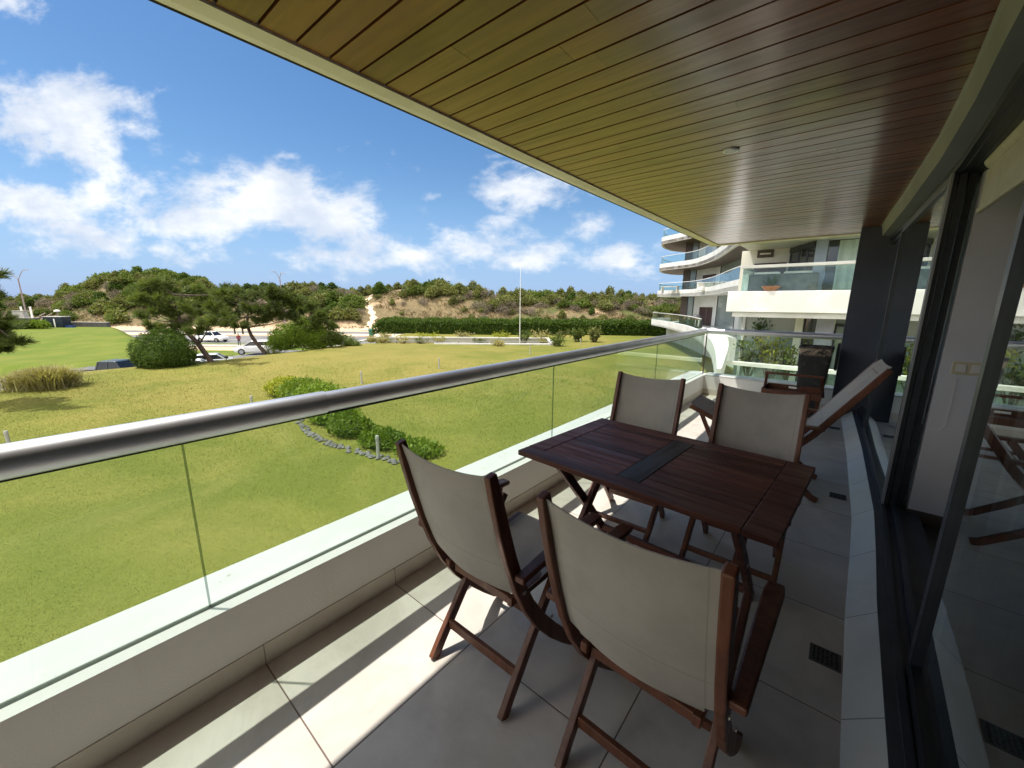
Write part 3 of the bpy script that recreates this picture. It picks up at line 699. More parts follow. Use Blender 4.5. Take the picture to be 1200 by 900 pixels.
# stacked stiles of the parked leaves seen end on at the edge of the opening
for k, (o_, yy) in enumerate(((.10, 3.74), (.145, 3.78))): gpanel(yy, yy+1.9, o_, .05, .05, .034)
gpanel(.02, 2.0, .085, .06, .05); gpanel(-.10, 1.97, .135, .05, .045); gpanel(-2.2, .05, .06); gpanel(-4.6, -2.2, .085)
b = MB(); b.box(SX(3.7)+.040, SX(3.7)+.054, 3.705, 3.728, .12, 2.31); child(b, 'silver_strip', mat('anodised_strip', (.30, .31, .32), .45, .6), wf)
hb = MB()
for i in range(len(ys)-1):
    a, c = ys[i], ys[i+1]; xa, xc = SX(a)+.05, SX(c)+.05
    hb.add([(xa, a, 2.312), (xa+.17, a, 2.312), (xc+.17, c, 2.312), (xc, c, 2.312), (xa, a, 2.36), (xa+.17, a, 2.36), (xc+.17, c, 2.36), (xc, c, 2.36)], [(0, 3, 2, 1), (0, 1, 5, 4), (2, 3, 7, 6), (3, 0, 4, 7)])
    for q in (.03, .075, .12):
        hb.add([(xa+q, a, 2.306), (xa+q+.012, a, 2.306), (xc+q+.012, c, 2.306), (xc+q, c, 2.306), (xa+q, a, 2.313), (xa+q+.012, a, 2.313), (xc+q+.012, c, 2.313), (xc+q, c, 2.313)], [(0, 3, 2, 1), (0, 4, 7, 3), (1, 2, 6, 5)])
child(hb, 'head_track', frame_m, wf)
bk = empty('window_bulkhead', (.3, 2, 2.4)); tag(bk, 'curved grey bulkhead between the timber ceiling and the sliding doors', 'beam')
b = MB(); vs = []
for y in ys: vs += [(CXc(y), y, 2.53), (CXc(y), y, 2.496), (CXc(y)+.012, y, 2.488), (CXc(y)+.028, y, 2.372)]
b.add(vs, [(i*4+k, i*4+k+1, (i+1)*4+k+1, (i+1)*4+k) for i in range(len(ys)-1) for k in range(3)]); child(b, 'face', bulk_m, bk, smooth=True)
b = MB(); vs = []
for y in ys: vs += [(CXc(y)+.028, y, 2.372), (SX(y)+.085, y, 2.350), (SX(y)+.085, y, 2.42)]
b.add(vs, [(i*3+k, i*3+k+1, (i+1)*3+k+1, (i+1)*3+k) for i in range(len(ys)-1) for k in range(2)]); child(b, 'soffit', soffit_m, bk)
b = MB(); b.box(.026, .62, 6.98, 7.196, 0.001, 2.498)
cc = tag(b.build('column', col_m, bevel=.004), 'dark blue grey square column at the far end of the glazed doors', 'column')
b = MB(); b.box(-.006, .024, 7.06, 7.12, .62, 1.0); b.box(-.012, -.004, 7.07, 7.11, .64, .98)
tag(b.build('wall_light', black_m, bevel=.003), 'slim black wall light fixed on the column', 'wall lamp')
# room behind the doors
b = MB(); b.prism([(.5, -5), (6, -5), (6, 3.75), (.5, 3.75)], -.15, .03); tag(b.build('room_floor', inner_floor), kind='structure')
b = MB(); b.prism([(.5, 3.9), (6, 3.9), (6, 7.1), (.5, 7.1)], -.15, .03); tag(b.build('room_floor', inner_floor), kind='structure')
b = MB(); b.box(.40, 6, -5, 7.1, 2.45, 2.6); tag(b.build('room_ceiling', inner_wall), kind='structure')
b = MB(); b.box(.53, 6, 3.75, 3.895, .031, 2.449); tag(b.build('partition_wall', inner_wall), 'pale grey room wall seen through the open sliding door', 'wall')
b = MB(); b.box(.531, 6, 3.735, 3.7495, .031, .115); tag(b.build('skirting_board', brown_panel), 'dark skirting board at the foot of the pale room wall', 'skirting')
b = MB(); b.box(6, 6.15, -5, 7.1, -.15, 2.6); b.box(.4, 6, -5.15, -5, -.15, 2.6); b.box(.45, 6, 7.1, 7.25, -.15, 2.6); tag(b.build('room_wall', inner_wall), kind='structure')
sw = empty('light_switch', (.655, 3.75, 1.13)); tag(sw, 'double light switch in an ivory plate on the room wall', 'light switch')
b = MB(); b.box(-.075, .075, -.010, 0, -.042, .042); b.build('plate', ivory, sw, bevel=.003)
for s in (-.035, .03):
    b = MB(); b.box(s-.022, s+.022, -.015, -.0101, -.024, .024); b.build('rocker', switch_white, sw, bevel=.002)
b = MB(); b.tube([(.61, 3.742, 1.05), (.615, 3.742, .9), (.61, 3.742, .75), (.585, 3.742, .70), (.555, 3.742, .715)], .0016, 6); tag(b.build('cable', switch_white, smooth=True), 'thin pale cable hanging down the room wall below the switch', 'cable')
bl = empty('roller_blind', (.52, 1, 2.1)); tag(bl, 'rolled up beige fabric blind above the open sliding door', 'blind')
b = MB(); b.box(.505, .512, -1.5, 3.52, 2.06, 2.26); child(b, 'fabric', blind_m, bl)
b = MB(); b.box(.498, .519, -1.5, 3.525, 2.035, 2.06); child(b, 'hem_bar', blind_m, bl, bevel=.004)
b = MB(); b.tube([(.53, -1.5, 2.31), (.53, 3.52, 2.31)], .045, 14); child(b, 'roll', blind_m, bl, smooth=True)
# floor drains
for k, (x0, x1, y0, y1, la) in enumerate(((.083, .193, 1.945, 2.055, 'square black drain grate in the floor tiles nearest the camera'), (.105, .212, 3.90, 4.0, 'square drain grate in the floor beside the dining table end'), (.045, .155, 6.19, 6.29, 'small drain grate in the floor near the far column'))):
    d = empty('floor_drain', ((x0+x1)/2, (y0+y1)/2, 0)); tag(d, la, 'floor drain', 'drains along the kerb'); s = (x1-x0)/2
    b = MB(); b.box(-s, s, -s, s, .0005, .004); b.build('frame', grate_m, d)
    b = MB(); q = random.Random(k)
    for i in range(6):
        for j in range(6):
            cx = -s+.016+(2*s-.032)*i/5+q.uniform(-.002, .002); cy_ = -s+.016+(2*s-.032)*j/5+q.uniform(-.002, .002); r = .0055
            b.add([(cx+r*math.cos(a), cy_+r*math.sin(a)*1.1, .0048) for a in [p*math.pi/3 for p in range(6)]], [tuple(range(6))])
    b.build('hole', grate_hole, d)

# ------------------------------------------------------------------ folding armchairs
def make_chair():
    r = empty('folding_armchair')
    J = [(-.325, 1.015), (-.300, .92), (-.268, .80), (-.232, .68), (-.188, .56), (-.130, .44), (-.055, .325), (.035, .215), (.120, .125), (.190, .055), (.235, .020), (.262, .020)]
    JT = [.036, .046, .05, .05, .052, .056, .06, .06, .056, .05, .042, .036]
    for s in (-1, 1):
        x = s*.2275; b = MB(); b.plankpath(J, x-.0135, x+.0135, JT); b.build('side_frame', chair_wood, r, bevel=.005)
        xl = s*.1985; b = MB(); b.plankpath([(-.235, .002), (-.19, .066), (.10, .435), (.235, .598)], xl-.0125, xl+.0125, [.046, .046, .044, .040]); b.build('rear_leg', chair_wood, r, bevel=.004)
        b = MB(); xa = s*.262; A = [(-.225, .612), (-.1, .618), (.1, .620), (.27, .613), (.325, .607)]
        wv = [.032, .036, .042, .046, .038]; vs = []
        for (yy, zz), ww in zip(A, wv):
            for q, z_ in ((-1, .012), (1, .012), (1, -.012), (-1, -.012)): vs.append((xa+q*ww/2*1.25, yy, zz+z_))
        b.add(vs, [(i*4+k, i*4+(k+1) % 4, (i+1)*4+(k+1) % 4, (i+1)*4+k) for i in range(4) for k in range(4)]+[(3, 2, 1, 0), (16, 17, 18, 19)]); b.build('armrest', chair_wood, r, bevel=.006)
        b = MB(); b.plankpath([(-.20, .432), (.05, .430), (.315, .452)], s*.224-.013, s*.224+.013 if s > 0 else s*.224+.013, .036)
        b2 = MB(); xi = s*.171; b2.plankpath([(-.165, .440), (.05, .428), (.33, .448)], xi-.012, xi+.012, .034); b2.build('seat_rail', chair_wood, r, bevel=.004)
        b = MB(); xa = s*.253; b.bar((xa, .262, .61), (xa, .222, .448), .02, .034); b.build('arm_support', chair_wood, r, bevel=.003)
        for (yy, zz) in ((.015, .300), (-.168, .520)):
            b = MB(); 
            q = [(s*.2405, yy, zz), (s*.245, yy, zz)]; b.tube(q, .008, 10); b.build('bolt', steel, r)
    for (yy, zz, hw, hh) in ((-.145, .125, .186, .040), (.165, .085, .214, .030)):
        b = MB(); b.box(-hw, hw, yy-.010, yy+.010, zz-hh/2, zz+hh/2); b.build('stretcher', chair_wood, r, bevel=.003)
    b = MB(); b.box(-.159, .159, -.135, -.115, .395, .43); b.build('stretcher', chair_wood, r, bevel=.003)
    # sling: a sheet wrapped over the stiles, hanging down the back and forward over the seat
    def path(t):                                     # t 0 top .. 1 front
        K = [(-.326, 1.008), (-.300, .925), (-.268, .80), (-.234, .68), (-.196, .57), (-.160, .485), (-.115, .452), (0, .446), (.15, .452), (.33, .464)]
        q = t*(len(K)-1); i = min(int(q), len(K)-2); f = q-i; return (K[i][0]*(1-f)+K[i+1][0]*f, K[i][1]*(1-f)+K[i+1][1]*f)
    nu, nv = 12, 36; vs = []; th = .004
    for side in (0, 1):
        for j in range(nv+1):
            t = j/nv; yy, zz = path(t); y2, z2 = path(min(1, t+.01)); y1_, z1_ = path(max(0, t-.01)); d = Vector((0, y2-y1_, z2-z1_)).normalized(); nn = Vector((0, -d.z, d.y))  # towards sitter/up
            back = t < .55
            for i in range(nu+1):
                s_ = i/nu*2-1; x = s_*(.214 if t < .52 else .186); sag = (1-s_*s_)
                dep = (.030 if back else .026)*sag*math.sin(math.pi*min(1, max(0, (t*.9+.12))))
                zz2 = zz-(.018*sag if t < .04 else .018*sag*max(0, 1-t*6))
                p = Vector((x, yy, zz2))-nn*(-1 if False else 1)*0
                off = Vector((0, -d.z, d.y)); off = off if off.y < 0 or not back else -off
                if not back: off = Vector((0, 0, -1))
                p = p+off*dep+(off*th if side else Vector((0, 0, 0)))
                vs.append(tuple(p))
    N = (nu+1)*(nv+1); fs = []
    for j in range(nv):
        for i in range(nu):
            a = j*(nu+1)+i; fs.append((a, a+1, a+nu+2, a+nu+1)); fs.append((N+a, N+a+nu+1, N+a+nu+2, N+a+1))
    for i in range(nu): fs.append((i, N+i, N+i+1, i+1)); a = nv*(nu+1)+i; fs.append((a, a+1, N+a+1, N+a))
    for j in range(nv): a = j*(nu+1); fs.append((a, a+nu+1, N+a+nu+1, N+a)); a += nu; fs.append((a, N+a, N+a+nu+1, a+nu+1))
    b = MB(); b.add(vs, fs); b.build('sling', canvas, r, smooth=True)
    return r
ch = make_chair()
CH = [(-.975, 1.125, 0, 'beige sling folding armchair standing closest to the parapet, back towards the camera'),
      (-.322, 1.125, R_(-1.5), 'beige sling folding armchair in the foreground, its right armrest towards the sliding doors'),
      (-1.01, 2.475, R_(181.5), 'beige sling folding armchair across the table beside the parapet, pale scuffs on its back'),
      (-.325, 2.475, R_(180), 'beige sling folding armchair across the table in front of the deck chair')]
for i, (x, y, rz, la) in enumerate(CH):
    o = ch if i == 0 else copy_tree(ch); o.location = (x, y, 0); o.rotation_euler.z = rz; tag(o, la, 'chair', 'folding armchairs round the dining table')

# ------------------------------------------------------------------ table
tb = empty('dining_table', (-.633, 1.957, 0), R_(-3.9)); tag(tb, 'dark hardwood slatted folding table with a greyer board across its middle', 'table')
zt0, zt1 = .712, .74
b = MB()
for s in (-1, 1): b.box(-.598, .486, s*.385-.045, s*.385+.045, zt0, zt1)
b.box(-.60, -.602+.11, -.339, .339, zt0, zt1) if False else None
b.box(-.60, -.49, -.339, .339, zt0, zt1); b.box(.487, .60, -.43, .43, zt0, zt1)
b.build('frame', table_wood, tb, bevel=.004)
b = MB()
for x0, x1 in ((-.488, -.058), (.058, .485)):
    for k in range(10): y0 = -.337+k*.0675; b.box(x0, x1, y0, y0+.0605, zt0+.003, zt1-.001)
b.build('slats', table_wood, tb, bevel=.002, segs=1)
b = MB(); b.box(-.056, .056, -.338, .338, zt0+.002, zt1); b.build('centre_board', table_grey, tb, bevel=.003)
for s in (-1, 1):
    b = MB(); b.box(-.50, .50, s*.30-.011, s*.30+.011, .655, zt0-.0005); b.build('apron', table_wood, tb, bevel=.003)
for s in (-1, 1):
    for k, x in enumerate((.435, .403)):
        for d in (1, -1):
            if (k == 0) != (d > 0): continue
            b = MB(); b.plankpath([(-.31*d, .70), (-.02*d, .365), (.27*d, .012), (.28*d, 0.0)], s*x-.0145, s*x+.0145, [.05, .052, .05, .046]); b.build('leg', table_wood, tb, bevel=.004)
    b = MB(); b.lathe([(.011, -.03), (.011, .03)], 10); o = b.build('bolt', steel, tb); o.rotation_euler = (0, R_(90), 0); o.location = (s*.42, 0, .345)
for y, x in ((.215, .42), (-.215, .388)):
    b = MB(); b.box(-x, x, y-.014, y+.014, .055, .095); b.build('stretcher', table_wood, tb, bevel=.003)

# ------------------------------------------------------------------ deck chair, cart, pot
dk = empty('deck_chair', (-.35, 3.95, 0), R_(3)); tag(dk, 'reclining canvas deck chair with raised footrest beyond the dining table', 'deck chair')
def xzpath(pts, y0, y1, th):                         # planks lying in the x-z plane
    b = MB(); b.plankpath([(x, z) for x, z in pts], y0, y1, th); b.v = [(v[1], v[0], v[2]) for v in b.v]; return b
for s in (-1, 1):
    y = s*.27
    xzpath([(.13, .36), (.285, .55), (.45, .80), (.60, 1.03), (.635, 1.085)], y-.013, y+.013, [.05, .05, .048, .046, .04]).build('back_frame', chair_wood, dk, bevel=.004)
    xzpath([(.20, .37), (0, .39), (-.24, .435)], y*.88-.013, y*.88+.013, .045).build('seat_rail', chair_wood, dk, bevel=.004)
    xzpath([(-.22, .44), (-.40, .52), (-.58, .595), (-.62, .612)], y*.80-.012, y*.80+.012, .038).build('footrest_rail', chair_wood, dk, bevel=.004)
    xzpath([(.24, .60), (.10, .40), (-.06, .15), (-.15, .0)], y*1.07-.012, y*1.07+.012, .045).build('leg', chair_wood, dk, bevel=.004)
    xzpath([(-.26, .58), (-.08, .40), (.20, .14), (.33, .03), (.37, .016)], y*.97-.012, y*.97+.012, .048).build('leg', chair_wood, dk, bevel=.004)
    xzpath([(-.54, .575), (-.44, .36), (-.40, .26)], y*.72-.011, y*.72+.011, .034).build('prop_leg', chair_wood, dk, bevel=.003)
    xzpath([(-.38, .40), (-.50, .04), (-.51, .0)], y*.64-.011, y*.64+.011, .034).build('prop_leg', chair_wood, dk, bevel=.003)
    xzpath([(-.32, .585), (0, .61), (.34, .605)], y*1.16-.03, y*1.16+.03, .024).build('armrest', chair_wood, dk, bevel=.005)
def sheet(pts, hw, th=.006, sag=.012, n=8):
    vs = []; m = len(pts)
    for side in (0, 1):
        for j, (x, z) in enumerate(pts):
            for i in range(n+1):
                q = i/n*2-1; vs.append((x+(.012*(1-q*q)*(1 if j else .3) if False else 0), q*hw, z-sag*(1-q*q)-(th if side else 0)))
    N = m*(n+1); fs = []
    for j in range(m-1):
        for i in range(n): a = j*(n+1)+i; fs += [(a, a+1, a+n+2, a+n+1), (N+a, N+a+n+1, N+a+n+2, N+a+1)]
    for j in range(m-1):
        for a in (j*(n+1), j*(n+1)+n): fs.append((a, a+n+1, N+a+n+1, N+a))
    for i in range(n):
        for a in (i, (m-1)*(n+1)+i): fs.append((a, a+1, N+a+1, N+a))
    return MB().add(vs, fs)
sheet([(.640, 1.105), (.600, 1.065), (.44, .825), (.275, .575), (.16, .425), (.08, .405), (-.1, .42), (-.24, .455)], .256).build('sling', canvas, dk, smooth=True)
sheet([(-.22, .462), (-.38, .535), (-.52, .595), (-.63, .640), (-.645, .625)], .212, sag=.004).build('footrest_sling', canvas, dk, smooth=True)
b = MB(); b.box(.585, .61, -.256, .256, 1.00, 1.04); b.build('top_bar', chair_wood, dk, bevel=.004)
b = MB(); b.box(-.632, -.605, -.225, .225, .588, .612); b.build('footrest_bar', chair_wood, dk, bevel=.004)
b = MB(); b.box(-.17, -.14, -.27, .27, .06, .09); b.build('stretcher', chair_wood, dk, bevel=.003)

ct = empty('tray_trolley', (-.36, 5.75, 0)); tag(ct, 'dark wooden tray trolley with raised handle in front of the black pot', 'trolley')
cart_w = chair_wood
b = MB(); b.box(-.275, .275, -.22, .22, .455, .467); b.build('tray', cart_w, ct, bevel=.003)
for s in (-1, 1):
    b = MB(); b.box(-.275, .275, s*.222-.008, s*.222+.008, .455, .525)
    if s > 0:
        b = MB(); b.box(-.275, -.055, .214, .23, .455, .53); b.box(.055, .275, .214, .23, .455, .53); b.box(-.0549, .0549, .214, .23, .455, .487); b.box(-.0549, .0549, .214, .23, .512, .53)
    b.build('tray_rim', cart_w, ct, bevel=.002)
    b = MB(); b.box(s*.283-.008, s*.283+.008, -.23, .23, .455, .53); b.build('tray_rim', cart_w, ct, bevel=.002)
    for t in (-1, 1):
        b = MB(); b.bar((s*.262, t*.20, .454), (s*.262, -t*.20, .03 if s < 0 else .06), .024, .036, up=(1, 0, 0)); b.build('leg', cart_w, ct, bevel=.003)
    b = MB(); b.bar((s*.298, .12, .44), (s*.262, -.14, .715), .022, .03, up=(1, 0, 0)); b.build('handle_arm', cart_w, ct, bevel=.003)
b = MB(); b.tube([(-.285, -.142, .712), (.285, -.142, .712)], .0135, 12); b.build('handle_bar', cart_w, ct, smooth=True)
for t in (-1, 1):
    b = MB(); b.box(-.25, .25, t*.16-.01, t*.16+.01, .11, .14); b.build('stretcher', cart_w, ct, bevel=.002)

pt = empty('planter_pot', (-.222, 6.70, 0)); tag(pt, 'tall tapered black planter with flaking paint round its rim, behind the trolley', 'plant pot')
b = MB(); n = 5
def sq(h, z, r=.035):
    o = []
    for cx, cy_, a0 in ((h-r, h-r, 0), (-(h-r), h-r, 90), (-(h-r), -(h-r), 180), (h-r, -(h-r), 270)):
        for k in range(n): a = R_(a0+90*k/(n-1)); o.append((cx+r*math.cos(a), cy_+r*math.sin(a), z))
    return o
rings = [sq(.112, .0), sq(.118, .02), sq(.158, .55), sq(.180, .93), sq(.190, .955), sq(.188, .975), sq(.168, .978), sq(.160, .90), sq(.155, .80)]
vs = sum(rings, []); m = 4*n
b.add(vs, [(i*m+k, i*m+(k+1) % m, (i+1)*m+(k+1) % m, (i+1)*m+k) for i in range(len(rings)-1) for k in range(m)]+[tuple(range(m))])
b.build('body', pot_m, pt, smooth=True)
b = MB(); b.add(sq(.154, .82), [tuple(range(m))]); b.build('soil', mat('soil', (.05, .035, .025), .95), pt)
# ------------------------------------------------------------------ neighbouring apartment block
def pt2(px, w): v = at(px, hor(px), w); return (v.x, v.y)
def smooth(P, k=5):                                   # Catmull-Rom through plan points
    P = [Vector(p) for p in P]; out = []
    for i in range(len(P)-1):
        a, b_, c, d = P[max(i-1, 0)], P[i], P[i+1], P[min(i+2, len(P)-1)]
        for j in range(k):
            t = j/k; out.append(tuple(.5*((2*b_)+(c-a)*t+(2*a-5*b_+4*c-d)*t*t+(3*b_-a-3*c+d)*t**3)))
    out.append(tuple(P[-1])); return out
def ribbon(path, z0, z1, th, b=None, inset=0.0):      # upright band following a plan path, thickness to its left
    b = b or MB(); n = len(path); vs = []
    for i, p in enumerate(path):
        p = Vector(p); d = (Vector(path[min(i+1, n-1)])-Vector(path[max(i-1, 0)])).normalized(); nn = Vector((-d.y, d.x))
        q0 = p+nn*inset; q1 = p+nn*(inset+th)
        vs += [(q0.x, q0.y, z0), (q1.x, q1.y, z0), (q1.x, q1.y, z1), (q0.x, q0.y, z1)]
    b.add(vs, [(i*4+k, i*4+(k+1) % 4, (i+1)*4+(k+1) % 4, (i+1)*4+k) for i in range(n-1) for k in range(4)]+[(0, 1, 2, 3), tuple((n-1)*4+k for k in (3, 2, 1, 0))]); return b
nbk = empty('apartment_building', (-6, 34, -5)); tag(nbk, 'white neighbouring apartment block with sweeping curved balconies and glass railings', 'building')
def nb(mb, name, m, par=None, **k):
    o = mb.build(name, m, par or nbk, **k)
    o.matrix_parent_inverse = Matrix.Translation(-nbk.location)
    return o
tipb = [pt2(800, 54), pt2(784, 53), pt2(773, 50.5), pt2(769.5, 48)]
PATH = smooth(tipb+[pt2(771, 46.6), pt2(790, 44), pt2(810, 41), pt2(830, 35), pt2(848, 28), pt2(860, 25), pt2(869, 23), pt2(880, 21)], 5)
WALLP = [(797, 46.5), (805, 46), (812, 45.6), (818, 45), (838, 41.5), (840, 41), (862, 34), (868, 31), (874, 28)]
WX = [pt2(*p) for p in WALLP]
levels = [(-0.95, -0.27, None), (2.35, 3.02, white_dull), (5.25, 5.98, soffit_wood), (8.15, 8.9, soffit_wood), (11.1, 11.8, soffit_wood)]
for i, (z0, z1, sm) in enumerate(levels):
    if i:
        poly = PATH+[(3, 21.5), (6, 22), (6, 60), pt2(800, 58)]
        b = MB(); b.prism(poly, z0+.02, z0+.3); nb(b, 'slab', sm or white)
        rb = ribbon(PATH, z0, z1, -.25 if False else .25); nb(rb, 'balcony_parapet', white, smooth=True)
        gl = nb(ribbon(PATH, z1-.02, z1+.78, .015, inset=.12), 'balcony_glass', nb_glass)
        o = ribbon(PATH, z1+.78, z1+.83, .05, inset=.10).build('handrail', white, gl)
    # rooms of this storey
    f0 = z0+.3 if i else -3.1; c0 = levels[i+1][0]+.02 if i+1 < len(levels) else 14
    if i == 0: f0 = -.75
    if i >= 4: continue
    kinds = [brown_panel, grey_glass, white_dull, white_dull, white, grey_glass, white_dull, grey_glass]
    for k, m in enumerate(kinds):
        a, c = WX[k], WX[k+1]
        d = (Vector(c)-Vector(a)); nn = Vector((-d.y, d.x)).normalized()*.12
        b = MB(); b.prism([a, c, tuple(Vector(c)+nn), tuple(Vector(a)+nn)], f0, c0-.001*k)
        if m is grey_glass:
            o = nb(b, 'window', m)
            f = MB()
            for q in (a, c): f.box(q[0]-.05, q[0]+.05, q[1]-.05, q[1]+.05, f0+.002, c0-.012)
            o2 = f.build('window_frame', frame_m if k != 7 else white, o)
        else: nb(b, 'wall', m)
        if k == 3:                                   # dark doorway in the white wall
            e = d.normalized(); p0 = Vector(a)+e*.35; p1 = Vector(c)-e*.5; out = -nn.normalized()*.03
            b = MB(); b.prism([tuple(p0+out), tuple(p1+out), tuple(p1+nn*.2), tuple(p0+nn*.2)], f0+.01, f0+1.95); nb(b, 'door', door_red)
            b = MB(); pm = p0+(p1-p0)*.55; b.prism([tuple(pm+out*1.6), tuple(pm+e*.25+out*1.6), tuple(pm+e*.25-out), tuple(pm-out)], f0+.02, f0+1.9); nb(b, 'door', brown_panel)
# outdoor furniture and cooker on the curved terraces
for (px, w, z, kind) in ((783, 44.2, 3.0-.35, 'set'), (826, 37.5, 2.65, 'cushion'), (848, 32, 2.65, 'plant')):
    p = at(px, hor(px), w)
    if kind == 'set':
        o = empty('patio_table', (p.x, p.y, z)); tag(o, 'pale patio table behind the glass of the middle curved terrace', 'table')
        b = MB(); b.box(-.9, .9, -.4, .4, .68, .73); b.build('table_top', white, o)
        for sx in (-.8, .8):
            b = MB(); b.box(sx-.04, sx+.04, -.35, .35, 0, .68); b.build('leg', white, o)
    elif kind == 'cushion':
        o = empty('terrace_sofa', (p.x, p.y, z), .9); tag(o, 'white cushioned sofa behind the glass of the middle curved terrace', 'sofa')
        b = MB(); b.box(-.8, .8, -.4, .4, .1, .42); b.build('seat', cloth_white, o, bevel=.05)
        b = MB(); b.box(-.8, .8, .25, .42, .42, .85); b.build('backrest', cloth_white, o, bevel=.05)
    else:
        P, dn = lobes([(0, 0, .9, .35, .35, .4)], 220); o = empty('potted_plant', (p.x, p.y, z)); tag(o, 'potted shrub at the inner end of the middle curved terrace', 'plant')
        quads('foliage', leaves(P, .2), leaf_mid, o); b = MB(); b.lathe([(.16, 0), (.22, .45)], 12); b.build('pot', terracotta, o)
p = pt2(817, 38)
o = empty('barbecue', (p[0], p[1], -.72)); tag(o, 'covered dark barbecue on the lowest curved terrace', 'barbecue')
b = MB(); b.tube([(-.5, 0, .85), (-.3, 0, .98), (.3, 0, .98), (.5, 0, .85)], [.18, .28, .28, .18], 10); b.build('hood', black_m, o, smooth=True)
b = MB(); b.box(-.55, .55, -.25, .25, 0, .8); b.build('cabinet', black_m, o, bevel=.02)
# lowest sweeping balcony that curls round towards the camera
OUT = smooth([pt2(785, 53), pt2(770, 50.5), pt2(764.5, 47.5), pt2(778, 43), pt2(795, 37), pt2(808, 32.5), pt2(824, 26), pt2(835, 20.8), pt2(842, 16.6), pt2(846, 13), pt2(848, 11)], 5)
INN = smooth([pt2(838, 31), pt2(846, 28.5), pt2(852, 25.5), pt2(857.5, 20.5), pt2(858.5, 16.5), pt2(856, 13), pt2(853, 11)], 5)
nb(MB().prism(OUT+INN[::-1]+[pt2(838, 34), pt2(845, 40), (0, 50), pt2(800, 56)], -.93, -.80), 'slab', white)
nb(ribbon(OUT[:33], -.95, -.27, .22), 'balcony_parapet', white, smooth=True)
def resamp(P, m):
    P = [Vector(p) for p in P]; d = [0]
    for a, c in zip(P[:-1], P[1:]): d.append(d[-1]+(c-a).length)
    return [tuple(np.array([np.interp(t*d[-1], d, [p[k] for p in P]) for k in (0, 1)])) for t in np.linspace(0, 1, m)]
qa, qb = resamp(OUT[31:], 24), resamp(INN[3:], 24); b = MB(); vs = []
for p, q in zip(qa, qb): vs += [(p[0], p[1], -.94), (q[0], q[1], -.94), (q[0], q[1], -.268), (p[0], p[1], -.268)]
b.add(vs, [(i*4+k, i*4+(k+1) % 4, (i+1)*4+(k+1) % 4, (i+1)*4+k) for i in range(23) for k in range(4)]+[(0, 1, 2, 3), (95, 94, 93, 92)]); nb(b, 'balcony_parapet', white)
nb(ribbon(INN[:5][::-1], -.95, -.27, .20), 'balcony_parapet', white, smooth=True)
gl = nb(ribbon(OUT[5:30], -.28, .50, .015, inset=.10), 'balcony_glass', nb_glass)
o = ribbon(OUT[5:30], .50, .55, .06, inset=.08).build('handrail', white, gl)
b = MB(); b.prism([pt2(783, 50), pt2(792, 46), (-4, 30), (3, 24), (6, 60)], -5.2, -.94); nb(b, 'wall', white_dull)
# straight balcony block facing us
YF = 19.3
b = MB(); b.box(-3.97, 6, YF, YF+.30, 1.21, 2.06); nb(b, 'balcony_parapet', white, bevel=.015)
b = MB(); b.box(-3.73, 6, YF+.08, YF+.5, 1.0, 1.209); nb(b, 'beam', white_dull)
b = MB(); b.box(-3.96, -3.66, YF+.301, 26, 1.22, 2.05); nb(b, 'balcony_parapet', white)
b = MB(); b.box(-3.9, 6, YF+.31, 27, 1.25, 1.5); nb(b, 'slab', white_dull)
b = MB(); b.box(-3.9, 6, YF+.02, 27, 4.05, 4.4); nb(b, 'slab', white)
b = MB(); b.box(-4.0, 6, YF-.3, YF, 4.0, 4.9); nb(b, 'balcony_parapet', white)
b = MB(); b.box(-3.5, 6, YF+.12, YF+.135, 2.05, 3.0); g1 = nb(b, 'balcony_glass', nb_glass)
b = MB(); b.box(-3.57, 6, YF+.06, YF+.20, 2.985, 3.11); nb(b, 'handrail', white, bevel=.02)
b = MB(); b.box(-3.515, -3.50, YF+.14, 22.4, 2.05, 3.0); nb(b, 'balcony_glass', nb_glass)
b = MB(); b.box(-3.56, -3.46, YF+.201, 22.4, 2.99, 3.10); nb(b, 'handrail', white)
b = MB(); b.box(-4.2, -2.2, 22.5, 22.7, 1.5, 4.05); nb(b, 'wall', mat('cream_wall', (.66, .64, .56), .8))
b = MB(); b.box(-3.62, -2.35, 22.44, 22.499, 1.52, 3.43); nb(b, 'door', door_red)
b = MB(); b.bar((-2.2, 22.5, 2.75), (-1.2, 20.55, 2.75), .06, 2.5); nb(b, 'window', dark_glass)
for t in (0, .36, .70, 1.0):
    b = MB(); x, y = -2.2+t*1.0, 22.5-t*1.95; b.box(x-.05, x+.03, y-.07, y+.01, 1.5, 4.05); nb(b, 'window_frame', frame_m)
b = MB(); b.bar((-2.24, 22.46, 3.92), (-1.24, 20.51, 3.92), .1, .2); nb(b, 'window_frame', frame_m)
b = MB(); b.box(-1.22, -.84, 20.4, 20.8, 1.5, 4.05); nb(b, 'column', blue_wall)
b = MB(); b.box(-.83, 6, 20.85, 20.9, 1.5, 4.05); nb(b, 'window', dark_glass)
cv = MB(); vs = []; nn_ = 60
for i in range(nn_+1):
    x = -.50+i*.06; y = 20.80+.03*math.sin(i*1.35)
    vs += [(x, y, 1.52), (x, y, 4.02)]
cv.add(vs, [(i*2, i*2+2, i*2+3, i*2+1) for i in range(nn_)]); nb(cv, 'curtain', curtain_m, smooth=True)
o = empty('framed_picture', (-3.22, 22.49, 3.86)); tag(o, 'small framed picture on the cream wall of the facing balcony', 'picture')
b = MB(); b.box(-.33, .33, -.04, 0, -.17, .17); b.build('frame', brown_panel, o)
b = MB(); b.box(-.24, .24, -.046, -.041, -.10, .10); b.build('print', brown_panel, o)
b = MB(); b.box(-.22, .22, -.052, -.047, -.035, .035); b.build('motif', cloth_white, o)
o = empty('outdoor_sofa', (-2.05, 20.1, 1.5)); tag(o, 'grey outdoor sofa with white cushions behind the facing balcony glass', 'sofa')
